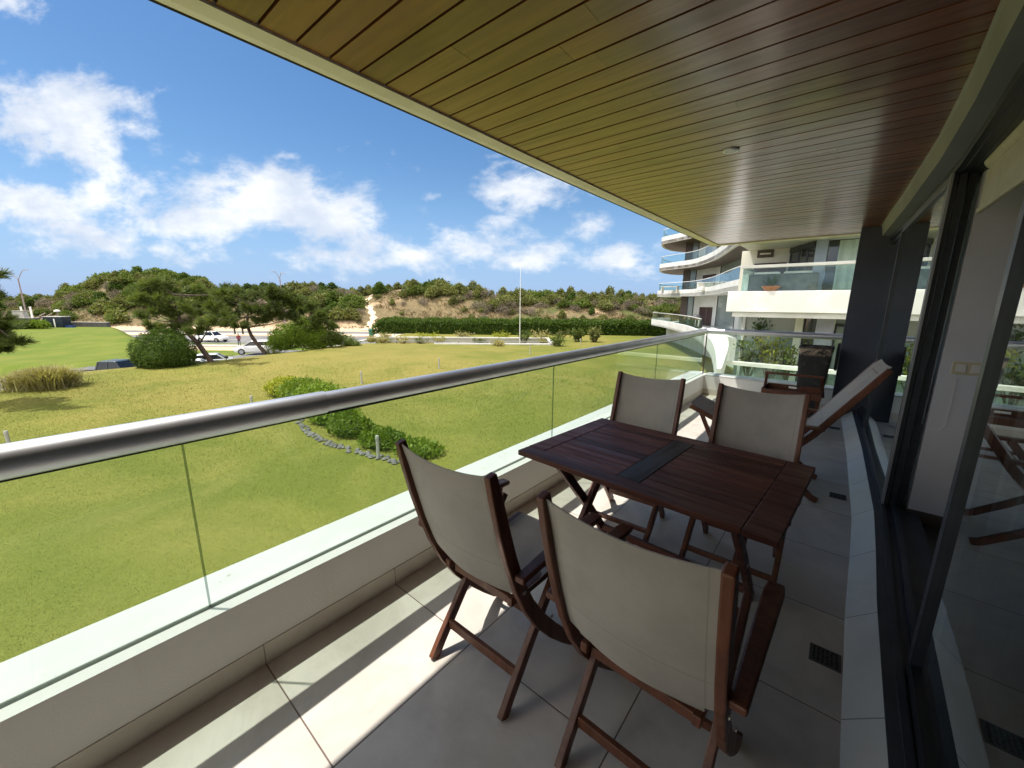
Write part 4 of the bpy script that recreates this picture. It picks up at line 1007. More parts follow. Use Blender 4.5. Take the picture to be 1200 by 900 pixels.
b = MB(); b.box(-1.25, 1.1, -.42, -.20, .10, 1.26); b.build('backrest', cloth_grey, o, bevel=.06)
b = MB(); b.box(-1.25, 1.1, -.19, .45, .1, .62); b.build('seat', cloth_grey, o, bevel=.05)
for x in (-.66, .40):
    b = MB(); b.box(x-.48, x+.48, -.19, -.02, .70, 1.36); q = b.build('cushion', cloth_white, o, bevel=.07); q.rotation_euler.x = R_(3)
b = MB(); b.box(-1.40, -1.26, -.40, .45, .1, 1.30); b.build('armrest', cloth_white, o, bevel=.04)
o = empty('potted_plant', (-2.45, 19.56, 2.06)); tag(o, 'spiky plant in a terracotta bowl behind the facing balcony glass', 'plant')
b = MB(); b.lathe([(.20, 0), (.34, .16), (.36, .20), (.33, .20)], 18); b.build('bowl', terracotta, o, smooth=True)
V = []
for k in range(46):
    a = rnd.uniform(0, 6.28); l = rnd.uniform(.35, .62); t = rnd.uniform(.25, 1.1)
    d = np.array([math.cos(a)*math.sin(t)*1.1, math.sin(a)*math.sin(t)*.3, math.cos(t)]); s_ = np.array([-math.sin(a), math.cos(a), 0])*.030
    p0 = np.array([0, 0, .18]); V.append([p0-s_, p0+s_, p0+d*l+s_*.2, p0+d*l-s_*.2])
quads('foliage', np.array(V), leaf_mid, o)
# lower storey under the straight balcony
def lower(x0, x1, y, z0, z1, m, nm='wall', th=.1): b = MB(); b.box(x0, x1, y, y+th, z0, z1); return nb(b, nm, m)
lower(-3.9, -1.62, 22.0, -2.2, 1.0, grey_glass, 'window'); lower(-1.61, -1.32, 21.6, -2.2, 1.0, mat('cream_wall'), th=.5)
lower(-3.72, -3.6, 21.9, -2.2, 1.0, white_dull); lower(-1.31, -.86, 21.9, -2.2, 1.0, dark_glass, 'window')
for x in (-1.31, -1.08, -.90): lower(x, x+.06, 21.83, -2.2, 1.0, frame_m, 'window_frame', .06)
lower(-.85, -.25, 21.2, -2.2, 1.0, lav_wall, th=.4); lower(-.24, 6, 21.9, -2.2, 1.0, grey_glass, 'window')
lower(-.24, 6, 21.8, .62, .74, frame_m, 'window_frame', .09); lower(-.24, -.16, 21.8, -2.2, .61, frame_m, 'window_frame', .09); lower(.12, .19, 21.8, -2.2, .61, frame_m, 'window_frame', .09)
b = MB(); b.box(-3.9, 6, YF-.05, YF+.25, -1.08, -.93); nb(b, 'balcony_parapet', white)
b = MB(); b.box(-3.9, 6, YF+.02, YF+.12, -2.4, -1.081); nb(b, 'balcony_parapet', nb_glass)
b = MB(); b.box(-4, 6, YF-.3, 22.5, -2.7, -2.4); nb(b, 'slab', white_dull)
b = MB(); b.box(-3.8, 6, YF+.5, 22.5, -5.2, -2.701); nb(b, 'wall', white_dull)
def stemplant(name, loc, hgt, spread, n, m, label, cat, group=None, size=.22):
    o = empty(name, loc); tag(o, label, cat, group); b = MB(); P = []
    for k in range(n):
        a = rnd.uniform(0, 6.28); r = spread*math.sqrt(rnd.random()); top = Vector((r*math.cos(a), r*math.sin(a), hgt*rnd.uniform(.7, 1.05)))
        b.tube([(top.x*.25, top.y*.25, 0), (top.x*.7, top.y*.7, top.z*.5), top], [.025, .018, .008], 5)
        for q in range(26): t = rnd.uniform(.35, 1.05); P.append([top.x*t+rnd.gauss(0, .12), top.y*t+rnd.gauss(0, .12), top.z*t+rnd.gauss(0, .1)])
    b.build('stem', bark, o); quads('foliage', leaves(np.array(P), size, .35, up=(0, 0, .5)), m, o); return o
stemplant('shrub', (-2.95, 20.0, -1.6), 1.5, .55, 12, leaf_mid, 'green leafy shrub in the planter of the lower facing terrace', 'shrub')
stemplant('shrub', (-2.15, 20.0, -1.6), 1.75, .6, 14, leaf_yellow, 'yellow green leafy shrub in the planter of the lower facing terrace', 'shrub')
stemplant('shrub', (-1.5, 20.0, -1.6), 1.35, .4, 8, leaf_mid, 'smaller green shrub at the right end of the lower terrace planter', 'shrub')
stemplant('potted_plant', (-2.95, 21.5, -.2), .95, .3, 6, leaf_dark, 'dark potted plant against the glass of the lower facing terrace', 'plant')

# ------------------------------------------------------------------ garden: hedge, bushes, pines
def bush(name, px, w, z, spec, n, size, m, label, cat='bush', group=None, asp=.55, shell=.6, core=True):
    p = at(px, hor(px), w); o = empty(name, (p.x, p.y, z), LROT); tag(o, label, cat, group)
    P, dn = lobes(spec, n, shell); P = P[P[:, 2] > .02]
    quads('foliage', leaves(P, size, asp, up=(0, 0, .3)), m, o)
    if core:
        b = MB()
        for (cx, cy_, cz, rx, ry, rz) in spec:
            prof = [(math.sin(math.pi*k/6)*.66, -math.cos(math.pi*k/6)*.66) for k in range(7)]
            vs0 = len(b.v); b.lathe([(max(r, .02), z_) for r, z_ in prof], 9)
            b.v[vs0:] = [(cx+x*rx, cy_+y*ry, max(cz+z_*rz, .01)) for x, y, z_ in b.v[vs0:]]
        b.build('branches', m, o)
    return o
bush('round_bush', 183, 27.3, -3.1, [(-.85, 0, 1.2, 1.15, 1.3, 1.25), (.7, 0, 1.15, 1.15, 1.3, 1.2), (0, .2, 1.55, 1.3, 1.3, 1.2), (-1.2, 0, .75, .8, 1.1, .85), (1.1, 0, .7, .75, 1.0, .8), (.1, -.6, .85, 1.3, 1.0, .95)], 30000, .10, leaf_hedge, 'big clipped rounded dark green bush at the lawn edge in front of the leaning pine', shell=.82)
bush('round_bush', 348, 39, -3.2, [(-1.3, 0, 1.2, 1.6, 1.5, 1.35), (.7, 0, 1.6, 1.9, 1.5, 1.6), (-2.0, 0, .7, 1.1, 1.2, .9), (2.0, 0, 1.1, 1.5, 1.4, 1.3)], 18000, .14, leaf_lime, 'bright green rounded bush beside the second pine at the lawn edge', shell=.78)
bush('garden_shrub', 398, 40, -3.1, [(-.5, 0, .9, .9, .8, .9), (.6, 0, .6, .8, .7, .7), (1.4, 0, .4, .5, .5, .5)], 1500, .22, leaf_mid, 'loose small shrub at the right foot of the bright green bush', asp=.25)
bush('garden_shrub', 315, 40, -3.9, [(0, 0, .8, .9, .7, .9), (.5, 0, .5, .7, .6, .6), (-.6, 0, .7, .5, .5, .8)], 700, .22, leaf_olive, 'sparse grey green shrub in front of the parked white sedan', asp=.25, core=False)
bush('garden_shrub', 441, 45.5, -3.1, [(-.8, 0, .35, .8, .5, .5), (.4, 0, .3, .8, .5, .45)], 700, .2, leaf_straw, 'low straw coloured shrub at the left end of the garage opening', asp=.25)
# hedge
def hedge():
    p = L(1.0, 60.5, -3.2); o = empty('hedge', p, LROT-.045); tag(o, 'long clipped dark green hedge across the lawn at the foot of the dunes', 'hedge')
    n = 26000; x = rng.uniform(-22.3, 22.6, n); th = rng.uniform(0, 1, n); side = rng.choice(3, n, p=[.5, .42, .08])
    hh = 2.15+.10*np.sin(x*.9)+.08*np.sin(x*2.3+1); y = np.where(side == 0, -1.3+.12*np.sin(x*1.7)+rng.normal(0, .12, n), np.where(side == 1, rng.uniform(-1.3, 1.3, n), 1.2))
    z = np.where(side == 1, hh+rng.normal(0, .08, n), th*hh); endk = np.clip((x+22.3)/1.4, .25, 1); z = z*np.sqrt(endk)
    z = z-np.where(np.abs(y) > 1.0, .25*(z > 1.8), 0)
    quads('foliage', leaves(np.stack([x, y, z], -1), .27, .6, up=(0, 0, .2)), leaf_hedge, o)
    b = MB(); b.box(-21.6, 22.4, -1.1, 1.1, 0, 1.9); b.build('branches', leaf_dark, o)
hedge()
def ggp(px, py, w): return at(px, py, w)
def pine(px0, w, z0, trunk, crown, n, label, nl=.42, m=leaf_pine, depth=1.5, group=None, cat='tree'):
    base = at(px0, hor(px0), w); base.z = z0; o = empty('pine_tree', base); tag(o, label, cat, group)
    inv = lambda v: Vector(v)-base
    T = [Vector((0, 0, -.1))]+[inv(at(a, c, w)) for a, c in trunk]
    b = MB(); k = len(T); b.tube([tuple(p) for p in smooth([tuple(p) for p in T], 4)], list(np.linspace(.19, .07, (k-1)*4+1)), 9)
    cen = []
    for (a, c, r) in crown:
        r_ = r*w/460*.95; v = inv(at(a, c, w+rnd.uniform(-depth, depth))); cen.append((v, r_))
        j = min(range(1, k), key=lambda q: (T[q]-v).length+(.6 if T[q].z > v.z else 0)); s_ = T[j]; mid = (s_+v)/2+Vector((0, 0, -.15*r_))
        b.tube([tuple(s_), tuple(mid), tuple(v)], [.06, .04, .018], 6)
    b.build('trunk', bark, o, smooth=True)
    Vs = []
    tot = sum(r for _, r in cen)
    for v, r in cen:
        nt = max(8, int(n*r/tot)); ns = 7
        sd_ = rdir(ns)*np.array([1, 1, .35])+np.array([0, 0, .42]); sd_ /= np.linalg.norm(sd_, axis=1, keepdims=True)
        s0 = np.array(v)+rdir(ns)*r*.45*np.array([1, 1, .5]); ln = r*rng.uniform(.55, 1.25, ns)
        k_ = rng.integers(0, ns, nt); tt = rng.uniform(-.15, 1, nt)[:, None]
        C = s0[k_]+sd_[k_]*tt*ln[k_][:, None]+rdir(nt)*r*.20*(1.15-tt)
        up = sd_[k_]+rdir(nt)*.25; up /= np.linalg.norm(up, axis=1, keepdims=True)
        for q in range(13):                           # a tuft of needles round each shoot
            a_ = up+rdir(nt)*.75; a_ /= np.linalg.norm(a_, axis=1, keepdims=True); bb_ = np.cross(a_, rdir(nt)); bb_ /= np.linalg.norm(bb_, axis=1, keepdims=True)
            l = (nl*1.12*rng.uniform(.6, 1.2, nt))[:, None]; w_ = .034*w/29
            Vs.append(np.stack([C-bb_*w_*.5, C+bb_*w_*.5, C+a_*l+bb_*w_*.3, C+a_*l-bb_*w_*.3], 1))
    quads('crown', np.concatenate(Vs), m, o)
    return o
pine(240, 29.0, -3.15, [(233, 404), (222, 392), (212, 378), (207, 360), (204, 345)],
     [(166, 352, 9), (176, 341, 13), (190, 333, 12), (186, 352, 15), (203, 346, 17), (222, 345, 15), (240, 352, 15), (254, 362, 12), (262, 345, 7), (228, 364, 16), (206, 367, 15), (184, 369, 13), (170, 372, 10), (247, 378, 10), (233, 388, 10), (212, 384, 10), (182, 386, 12), (262, 374, 7), (199, 391, 9)], 1350,
     'leaning dark pine with a bent trunk behind the big round bush')
pine(304, 36.5, -3.15, [(297, 397), (291, 384), (290, 372), (292, 358)],
     [(262, 352, 8), (272, 358, 11), (284, 347, 13), (300, 348, 14), (316, 345, 14), (332, 350, 12), (346, 357, 12), (318, 362, 15), (296, 365, 15), (276, 371, 11), (266, 381, 9), (282, 384, 8), (330, 370, 12), (343, 373, 9), (306, 376, 10), (261, 368, 8), (266, 340, 5)], 1350,
     'dark spreading pine with a slanted trunk beside the parked white sedan', nl=.46)
pine(378, 39.5, -3.2, [(372, 395), (366, 382), (362, 372)], [(352, 366, 10), (366, 362, 9), (378, 371, 9), (388, 384, 8), (371, 384, 10), (394, 396, 7), (385, 398, 8), (358, 379, 9)], 600,
     'small young pine behind the bright green rounded bush', nl=.42)
pine(-92, 17.5, -3.0, [(-80, 400), (-60, 375), (-45, 350), (-40, 320)],
     [(-30, 336, 14), (-6, 322, 6), (-20, 352, 14), (-2, 350, 5), (-14, 374, 16), (6, 386, 11), (-2, 400, 13), (-24, 400, 20), (20, 402, 7), (6, 410, 6), (-70, 310, 34), (-84, 352, 36), (-66, 394, 26)], 1700,
     'dark pine branches reaching in over the lawn at the left edge', nl=.30, depth=.9)
# pampas tuft at the lawn edge
p = at(27, hor(27), 20.6); o = empty('ornamental_grass', (p.x, p.y, -3.25), LROT); tag(o, 'large clump of straw coloured ornamental grass at the left lawn edge', 'grass clump')
n = 5200; cx = rng.choice([-1.0, -.35, .35, .85], n, p=[.2, .28, .3, .22])+rng.normal(0, .22, n); cyy = rng.normal(0, .35, n)
a = rng.uniform(0, 2*math.pi, n); t = rng.uniform(.05, .75, n); hgt = (1.75-.28*np.abs(cx-.35))*rng.uniform(.6, 1.05, n)
D1 = np.stack([np.cos(a)*np.sin(t), np.sin(a)*np.sin(t), np.cos(t)], -1); P0 = np.stack([cx, cyy, 0*cx], -1); sd = np.stack([-np.sin(a), np.cos(a), 0*a], -1)*.014
P1 = P0+D1*hgt[:, None]*.6; P2 = P1+(D1*np.array([1.6, 1.6, .45]))*hgt[:, None]*.42
V = np.concatenate([np.stack([P0-sd, P0+sd, P1+sd, P1-sd], 1), np.stack([P1-sd, P1+sd, P2+sd*.3, P2-sd*.3], 1)])
quads('blades', V, leaf_straw, o)
# low hedge bed with stone edging
BED = [(-22.4, 7.0), (-21.0, 6.7), (-17.4, 6.6), (-15.6, 6.3), (-13.4, 6.0), (-11.6, 5.95), (-9.6, 6.1), (-8.6, 6.3)]
def onlawn(x, y): u = x*uu[0]+y*uu[1]; w = x*fw[0]+y*fw[1]; return float(lawn_h(np.array(u), np.array(w)))
eg = smooth([(-18.2, 6.75), (-16.4, 6.2), (-14.2, 5.6), (-12.3, 5.45), (-10.6, 5.65), (-9.0, 5.95), (-8.0, 6.1)], 8)
b = MB()
for i, (x, y) in enumerate(eg):
    for k in range(3):
        r = rnd.uniform(.05, .095); vs0 = len(b.v); b.lathe([(r*.5, -r*.5), (r, 0), (r*.55, r*.55)], 6)
        ox, oy = x+rnd.uniform(-.09, .09), y+rnd.uniform(-.13, .13); b.v[vs0:] = [(ox+q[0]*rnd.uniform(.9, 1.2), oy+q[1], onlawn(x, y)+.03+q[2]) for q in b.v[vs0:]]
tag(b.build('stone_edging', stone_edge), 'low grey stone edging along the curved shrub bed on the lawn', 'edging')
for k, (x, y, r, h, m, la) in enumerate(((-20.6, 7.5, 1.2, .75, leaf_yellow, 'yellow tipped low shrub at the far end of the curved bed'), (-18.6, 7.5, 1.35, .95, leaf_lime, 'dense low shrub behind the handrail joint in the curved bed'), (-16.6, 7.35, 1.3, 1.0, leaf_lime, 'rounded mid green low shrub in the middle of the curved bed'),
        (-14.5, 6.75, 1.05, .72, leaf_lime, 'low spreading shrub in the curved bed before it narrows'), (-12.6, 6.45, .85, .5, leaf_lime, 'small low shrub in the curved bed next to the lit bollard'), (-10.7, 6.5, .8, .38, leaf_lime, 'mat of ground cover in the curved bed right of the bollard'), (-9.2, 6.7, .7, .3, leaf_lime, 'last patch of ground cover at the near end of the curved bed'))):
    o = empty('low_shrub', (x, y, onlawn(x, y))); tag(o, la, 'shrub', 'low shrubs of the curved bed')
    P, dn = lobes([(-.4*r, 0, h*.45, .7*r, .75*r, h*.6), (.4*r, .1, h*.4, .7*r, .7*r, h*.55), (0, 0, h*.5, .85*r, .8*r, h*.6)], int(2600*r), .7); P = P[P[:, 2] > 0]
    quads('foliage', leaves(P, .12, .6, up=(0, 0, .5)), m, o)
    b = MB(); vs0 = len(b.v); b.lathe([(.6*r, 0), (.6*r, h*.45), (.3*r, h*.75)], 9); b.build('branches', leaf_dark, o)
# bollard lights
bo = empty('bollard_light'); b = MB(); b.lathe([(.045, 0), (.045, .60)], 12); b.build('post', bollard_m, bo, smooth=True)
b = MB(); b.lathe([(.075, 0), (.075, .03)], 12); b.build('base', bollard_m, bo)
b = MB(); b.lathe([(.050, .601), (.050, .68), (.042, .70)], 12); b.build('cap', bollard_m, bo, smooth=True)
BLS = [((-9.78, 5.75), 'slim pale bollard light standing in the stone edging of the curved bed'), ((-18.6, 5.3), 'slim pale bollard light showing just above the handrail left of the curved bed'), ((-19.3, -1.1), 'slim pale bollard light at the far left of the lawn above the handrail'),
       ((-19.9, 11.0), 'slim pale bollard light above the handrail right of its joint'), ((-20.3, 16.8), 'slim pale bollard light on the middle of the far lawn'), (tuple(at(682, hor(682), 44)[:2]), 'slim pale bollard light right of the garage opening'), (tuple(at(622, hor(622), 35)[:2]), 'slim pale bollard light in front of the garage opening')]
for i, ((x, y), la) in enumerate(BLS):
    o = bo if i == 0 else copy_tree(bo); o.location = (x, y, onlawn(x, y)); tag(o, la, 'bollard light', 'bollard lights on the lawn')
# sunken garage opening with white rim
gp = empty('garage_parapet', L(-6, 46.5, -3.1), LROT); tag(gp, 'low white rimmed parapet round the sunken garage opening at the far lawn edge', 'parapet')
u0, u1, w0, w1 = -11.2, 10.6, -2.9, 3.1
for nm, (a, c, d, e, z0, z1, m) in dict(a=(u0, u1, w1-.15, w1+.25, .22, .36, white), c=(u1-.35, u1, w0, w1-.151, .22, .355, white), d=(u0+8.5, u1-.351, w0, w0+.35, .06, .20, white), e=(u0, u0+.3, w0, w1-.151, .2, .35, white)).items():
    b = MB(); b.box(a, c, d, e, z0, z1); b.build('coping', m, gp)
b = MB(); b.box(u0, u1, w1-.1, w1+.2, -1.6, .219); b.build('wall', concrete, gp)
b = MB(); b.box(u1-.3, u1-.05, w0, w1-.101, -1.6, .219); b.build('wall', concrete, gp)
b = MB(); b.box(u0+.4, u1-.4, .2, .3, .08, .11); b.box(u0+.4, u1-.4, .2, .3, -.15, -.12) ; 
b = MB(); b.box(u0+.4, u1-.4, .2, .25, .10, .14); b.build('rail', alu, gp)
for k in range(9):
    b = MB(); x = u0+1+k*2.45; b.box(x-.03, x+.03, .2, .26, -.6, .099); b.build('post', alu_dark, gp)
for k, (px, w, h, m, la) in enumerate(((452, 50.3, .7, leaf_straw, 'straw coloured plant behind the left end of the garage parapet'), (500, 50.4, .8, leaf_yellow, 'yellow flowering plant behind the garage parapet beside the hedge'), (545, 50.5, .95, leaf_straw, 'tall dry flowering plant behind the middle of the garage parapet'), (585, 50.4, 1.0, leaf_yellow, 'yellowish bushy plant behind the garage parapet left of the flagpole'),
        (615, 47.5, 1.3, leaf_mid, 'green shrub growing at the foot of the flagpole'), (632, 50.3, 1.2, leaf_straw, 'dry grassy plant right of the flagpole'), (655, 49.5, 1.3, leaf_olive, 'olive shrub at the right rear corner of the garage parapet'), (655, 42.5, 1.1, leaf_mid, 'leafy shrub in front of the right end of the garage parapet'), (585, 42.2, .6, leaf_straw, 'low dry plants in front of the garage parapet'))):
    p = at(px, hor(px), w); u = float(p.x*uu[0]+p.y*uu[1])
    stemplant('garden_plant', (p.x, p.y, -3.2), h, 1.4 if w > 48 else 1.0, 16, m, la, 'plant', 'plants round the garage opening', .26)
for k, px in enumerate((448, 470, 492, 515, 560, 640)):
    p = at(px, hor(px), 48.4); stemplant('garden_plant', (p.x, p.y, -3.5), rnd.uniform(.55, .8), 1.1, 12, leaf_straw if k % 2 else leaf_olive, 'low plant growing inside the sunken garage opening under its white rim', 'plant', 'low plants inside the garage opening', .24)
stemplant('spiky_shrub', tuple(at(698, hor(698), 47)[:2])+(-3.15,), 1.75, .75, 22, leaf_olive, 'upright spiky shrub on the lawn right of the garage opening', 'shrub', None, .4)
stemplant('spiky_shrub', tuple(at(678, hor(678), 48)[:2])+(-3.15,), 1.5, .8, 18, leaf_mid, 'greener spiky shrub between the parapet corner and the lawn', 'shrub', None, .36)
o = empty('flagpole', tuple(at(609.5, hor(609), 46)[:2])+(-3.15,)); tag(o, 'tall thin white flagpole without a flag by the garage opening', 'flagpole')
b = MB(); b.tube([(0, 0, 0), (0, 0, 5), (0, 0, 8.6)], [.05, .04, .022], 10); b.build('pole', pole_white, o, smooth=True)
b = MB(); b.lathe([(.0, 8.58), (.06, 8.64), (.0, 8.72)], 8); b.build('finial', pole_white, o, smooth=True)
p = at(256, hor(256), 29.3); o = empty('garden_light', (p.x, p.y, -3.2)); tag(o, 'small black garden spotlight on a stake under the leaning pine', 'garden light')
b = MB(); b.box(-.02, .02, -.02, .02, 0, .55); b.build('stake', black_m, o); b = MB(); b.box(-.2, .2, -.1, .1, .5, .66); b.build('head', black_m, o, bevel=.03)

# ------------------------------------------------------------------ dune scrub
protos = []
def proto(name, spec, n, size, m, label, group, asp=.6):
    P, dn = lobes(spec, n, .5); P = P[P[:, 2] > -.2]
    o = quads(name, leaves(P, size, asp, up=(0, 0, .35)), m); tag(o, label, 'bush', group); return o
A = [(0, 0, 1.0, 1.9, 1.6, 1.15), (-1.3, .3, .8, 1.2, 1.1, .9), (1.3, -.2, .85, 1.3, 1.1, .95), (.3, 0, 1.6, 1.1, 1.0, .8)]
B_ = [(0, 0, .9, 1.6, 1.5, .95), (-1.0, 0, 1.3, 1.0, 1.0, .8), (1.2, 0, .7, 1.1, 1.0, .8), (.7, 0, 1.5, .8, .8, .7), (-1.7, 0, .6, .8, .8, .7)]
C_ = [(0, 0, 1.4, 1.1, 1.0, 1.3), (.8, 0, 1.0, .9, .9, 1.0), (-.8, 0, .9, .9, .9, .9), (.1, 0, 2.3, .7, .7, .7)]
PR = dict(dark=[proto('dune_shrub', A, 1300, .42, leaf_mid, 'dark', 'd'), proto('dune_shrub', C_, 1100, .40, leaf_hedge, 'dark', 'd')],
          olive=[proto('dune_shrub', B_, 1200, .40, leaf_olive, 'olive', 'o'), proto('dune_shrub', A, 1200, .40, leaf_olive, 'olive', 'o'), proto('dune_shrub', C_, 1100, .38, leaf_olive, 'olive', 'o')],
          grey=[proto('dune_shrub', B_, 900, .45, leaf_grey, 'grey', 'g', .18), proto('dune_shrub', A, 1000, .45, leaf_grey, 'grey', 'g', .18)])
LAB = dict(dark='green leafy dune shrub among many on the sand hills beyond the road', olive='olive green dune shrub among many on the sand hills beyond the road', grey='grey leafless dune shrub on the sand hills beyond the road')
GRP = dict(dark='green shrubs on the dunes', olive='olive shrubs on the dunes', grey='leafless grey shrubs on the dunes')
fresh = {id(q): True for v in PR.values() for q in v}
def plant(px, w, kind, sc, dz=-.2):
    q = rnd.choice(PR[kind]); o = q if fresh[id(q)] else q.copy()
    if not fresh[id(q)]: S.collection.objects.link(o)
    fresh[id(q)] = False
    u = uw(px, w); p = L(u, w, 0); z = float(ground_z(u, w)); o.location = (p.x, p.y, z+dz*sc)
    o.rotation_euler = (0, 0, rnd.uniform(0, 6.28)); s_ = sc*rnd.uniform(.8, 1.2); o.scale = (s_*1.15, s_*1.0, s_*rnd.uniform(.8, 1.1)); tag(o, LAB[kind], 'bush', GRP[kind])
px = -70
while px < 800:                                       # ridge line
    k = 'dark' if (125 < px < 260 or 280 < px < 335 or 370 < px < 400 or 480 < px < 545) else 'olive'
    plant(px, 117+rnd.uniform(-2, 3), k if rnd.random() < .8 else 'olive', rnd.uniform(.9, 1.25)); px += rnd.uniform(9, 13)
for (a, c, w0, w1, n, ks, sc) in ((90, 265, 97, 116, 92, ['dark', 'dark', 'olive', 'olive', 'grey'], 1.15), (-60, 90, 97, 116, 34, ['olive', 'dark', 'grey'], 1.0), (265, 345, 99, 115, 22, ['olive', 'dark', 'grey'], 1.0),
        (345, 418, 99, 114, 24, ['dark', 'dark', 'olive', 'grey'], 1.15), (404, 432, 99, 106, 5, ['dark', 'grey'], .9), (440, 545, 110, 116, 24, ['olive', 'olive', 'dark'], 1.15), (545, 600, 104, 115, 16, ['grey', 'grey', 'olive'], 1.1),
        (600, 690, 108, 115, 18, ['olive', 'olive', 'dark'], 1.0), (600, 800, 106, 114, 16, ['olive', 'dark', 'grey'], .8), (440, 560, 106, 112, 9, ['olive', 'grey', 'dark'], .75), (690, 800, 103, 115, 30, ['olive', 'dark', 'olive', 'grey'], 1.1), (560, 800, 98, 105, 18, ['olive', 'grey', 'olive'], .75), (440, 560, 98, 108, 7, ['olive', 'grey'], .5)):
    for i in range(n):
        px = rnd.uniform(a, c); w = rnd.uniform(w0, w1)
        if 423 < px < 443: continue
        plant(px, w, rnd.choice(ks), sc*rnd.uniform(.75, 1.2))
# ------------------------------------------------------------------ cars
def make_car(name, loc, rz, kind, paint, label):
    o = empty(name, loc, rz); tag(o, label, 'pickup truck' if kind == 'pickup' else 'car', 'cars parked along the road and driveway')
    if kind == 'sedan':
        ST = [(-2.28, .70, .42, .80), (-2.15, .82, .26, .92), (-1.5, .88, .22, .98), (-.6, .90, .20, .96), (.9, .90, .20, .94), (1.5, .88, .22, .86), (2.05, .80, .26, .74), (2.25, .64, .36, .62)]
        GR = [(-1.75, -1.05, .55, 1.30), 1.45, .95]
    elif kind == 'suv':
        ST = [(-2.25, .74, .45, 1.0), (-2.15, .86, .32, 1.06), (-1.4, .91, .26, 1.08), (-.5, .92, .25, 1.06), (.95, .92, .25, 1.04), (1.5, .90, .28, .98), (2.1, .84, .34, .88), (2.28, .70, .42, .76)]
        GR = [(-2.12, -1.85, .45, 1.10), 1.70, 1.05]
    else:
        ST = [(-2.70, .84, .55, 1.08), (-2.60, .93, .42, 1.12), (-1.6, .95, .36, 1.12), (-.5, .95, .34, 1.12), (1.1, .95, .34, 1.12), (1.7, .93, .36, 1.08), (2.45, .88, .42, 1.0), (2.65, .76, .5, .9)]
        GR = [(-.75, -.55, .75, 1.25), 1.82, 1.11]
    b = MB(); vs = []
    for x, hw, zb, zt in ST:
        m_ = zb+(zt-zb)*.55
        vs += [(x, y, z) for y, z in ((-hw*.86, zb), (-hw, zb+.14), (-hw*1.0, m_), (-hw*.94, zt-.05), (-hw*.84, zt), (0, zt+.03), (hw*.84, zt), (hw*.94, zt-.05), (hw, m_), (hw, zb+.14), (hw*.86, zb))]
    k = 11; n = len(ST)
    b.add(vs, [(i*k+j, i*k+(j+1) % k, (i+1)*k+(j+1) % k, (i+1)*k+j) for i in range(n-1) for j in range(k)]+[tuple(range(k))[::-1], tuple((n-1)*k+j for j in range(k))])
    b.build('body', paint, o, smooth=True)
    (xa, xb, xc, xd), zr, zb = GR; hb, ht = .80, .62
    if kind == 'pickup': hb, ht = .84, .70
    b = MB(); b.add([(xa, -hb, zb-.06), (xd, -hb, zb-.06), (xd, hb, zb-.06), (xa, hb, zb-.06), (xb, -ht, zr-.05), (xc, -ht, zr-.05), (xc, ht, zr-.05), (xb, ht, zr-.05)], [(0, 3, 2, 1), (4, 5, 6, 7), (0, 1, 5, 4), (1, 2, 6, 5), (2, 3, 7, 6), (3, 0, 4, 7)])
    gh = b.build('cabin_glass', car_glass, o, bevel=.03)
    b = MB(); b.add([(xb-.03, -ht-.02, zr-.07), (xc+.05, -ht-.02, zr-.07), (xc+.05, ht+.02, zr-.07), (xb-.03, ht+.02, zr-.07), (xb+.08, -ht+.06, zr+.01), (xc-.12, -ht+.06, zr+.01), (xc-.12, ht-.06, zr+.01), (xb+.08, ht-.06, zr+.01)], [(0, 3, 2, 1), (4, 5, 6, 7), (0, 1, 5, 4), (1, 2, 6, 5), (2, 3, 7, 6), (3, 0, 4, 7)])
    b.build('roof', car_blue if kind == 'pickup' else paint, o, bevel=.03)
    xm = xb+(xc-xb)*.52
    for s in (-1, 1):
        for x0, x1 in ((xa, xb), (xd, xc), (xm, xm)):
            b = MB(); b.bar((x0, s*hb, zb-.06), (x1, s*(ht+.005), zr-.05), .09 if x0 != xm else .07, .05, up=(0, 1, 0)); b.build('pillar', paint, o)
        xw0, xw1 = ST[0][0]+.82, ST[-1][0]-.86; R = .33 if kind == 'sedan' else .37
        for x in (xw0, xw1):
            q = MB(); q.lathe([(R*.62, -.11), (R, -.10), (R, .10), (R*.62, .11)], 20, axis='Y', c=(x, s*(ST[3][1]-.09), R)); w_ = q.build('tyre', tyre_m, o, smooth=True)
            q = MB(); q.lathe([(.02, -.115*1), (R*.60, -.113), (R*.64, .113), (.02, .115)], 12, axis='Y', c=(x, s*(ST[3][1]-.085), R)); q.build('rim', rim_m, w_)
        b = MB(); b.box(ST[-1][0]-.16, ST[-1][0]-.02, s*ST[-1][1]*.78-.14, s*ST[-1][1]*.78+.14, ST[-1][3]-.18, ST[-1][3]-.05); b.build('headlight', lens_clear, o, bevel=.03)
        b = MB(); b.box(ST[0][0]-.02, ST[0][0]+.12, s*ST[0][1]*.85-.13, s*ST[0][1]*.85+.13, ST[0][3]-.22, ST[0][3]-.06); b.build('tail_light', lens_red, o, bevel=.02)
        b = MB(); b.box(xd-.32, xd-.18, s*(hb+.17)-.09, s*(hb+.17)+.09, zb-.02, zb+.12); b.build('mirror', paint, o, bevel=.03)
    b = MB(); b.box(ST[-1][0]-.08, ST[-1][0]+.01, -.5, .5, ST[-1][2]+.06, ST[-1][3]-.24); b.build('grille', black_m, o, bevel=.02)
    if kind == 'pickup':
        b = MB(); b.box(-2.66, -.80, -.84, .84, 1.13, 1.19); b.build('bed_cover', car_bed, o, bevel=.03)
    return o
def lw(px, w, z): p = at(px, hor(px), w); return (p.x, p.y, z)
make_car('parked_car', lw(243, 64.0, -5.0), LROT-.10, 'suv', car_white, 'white sport utility car on the road seen between the pine trunks')
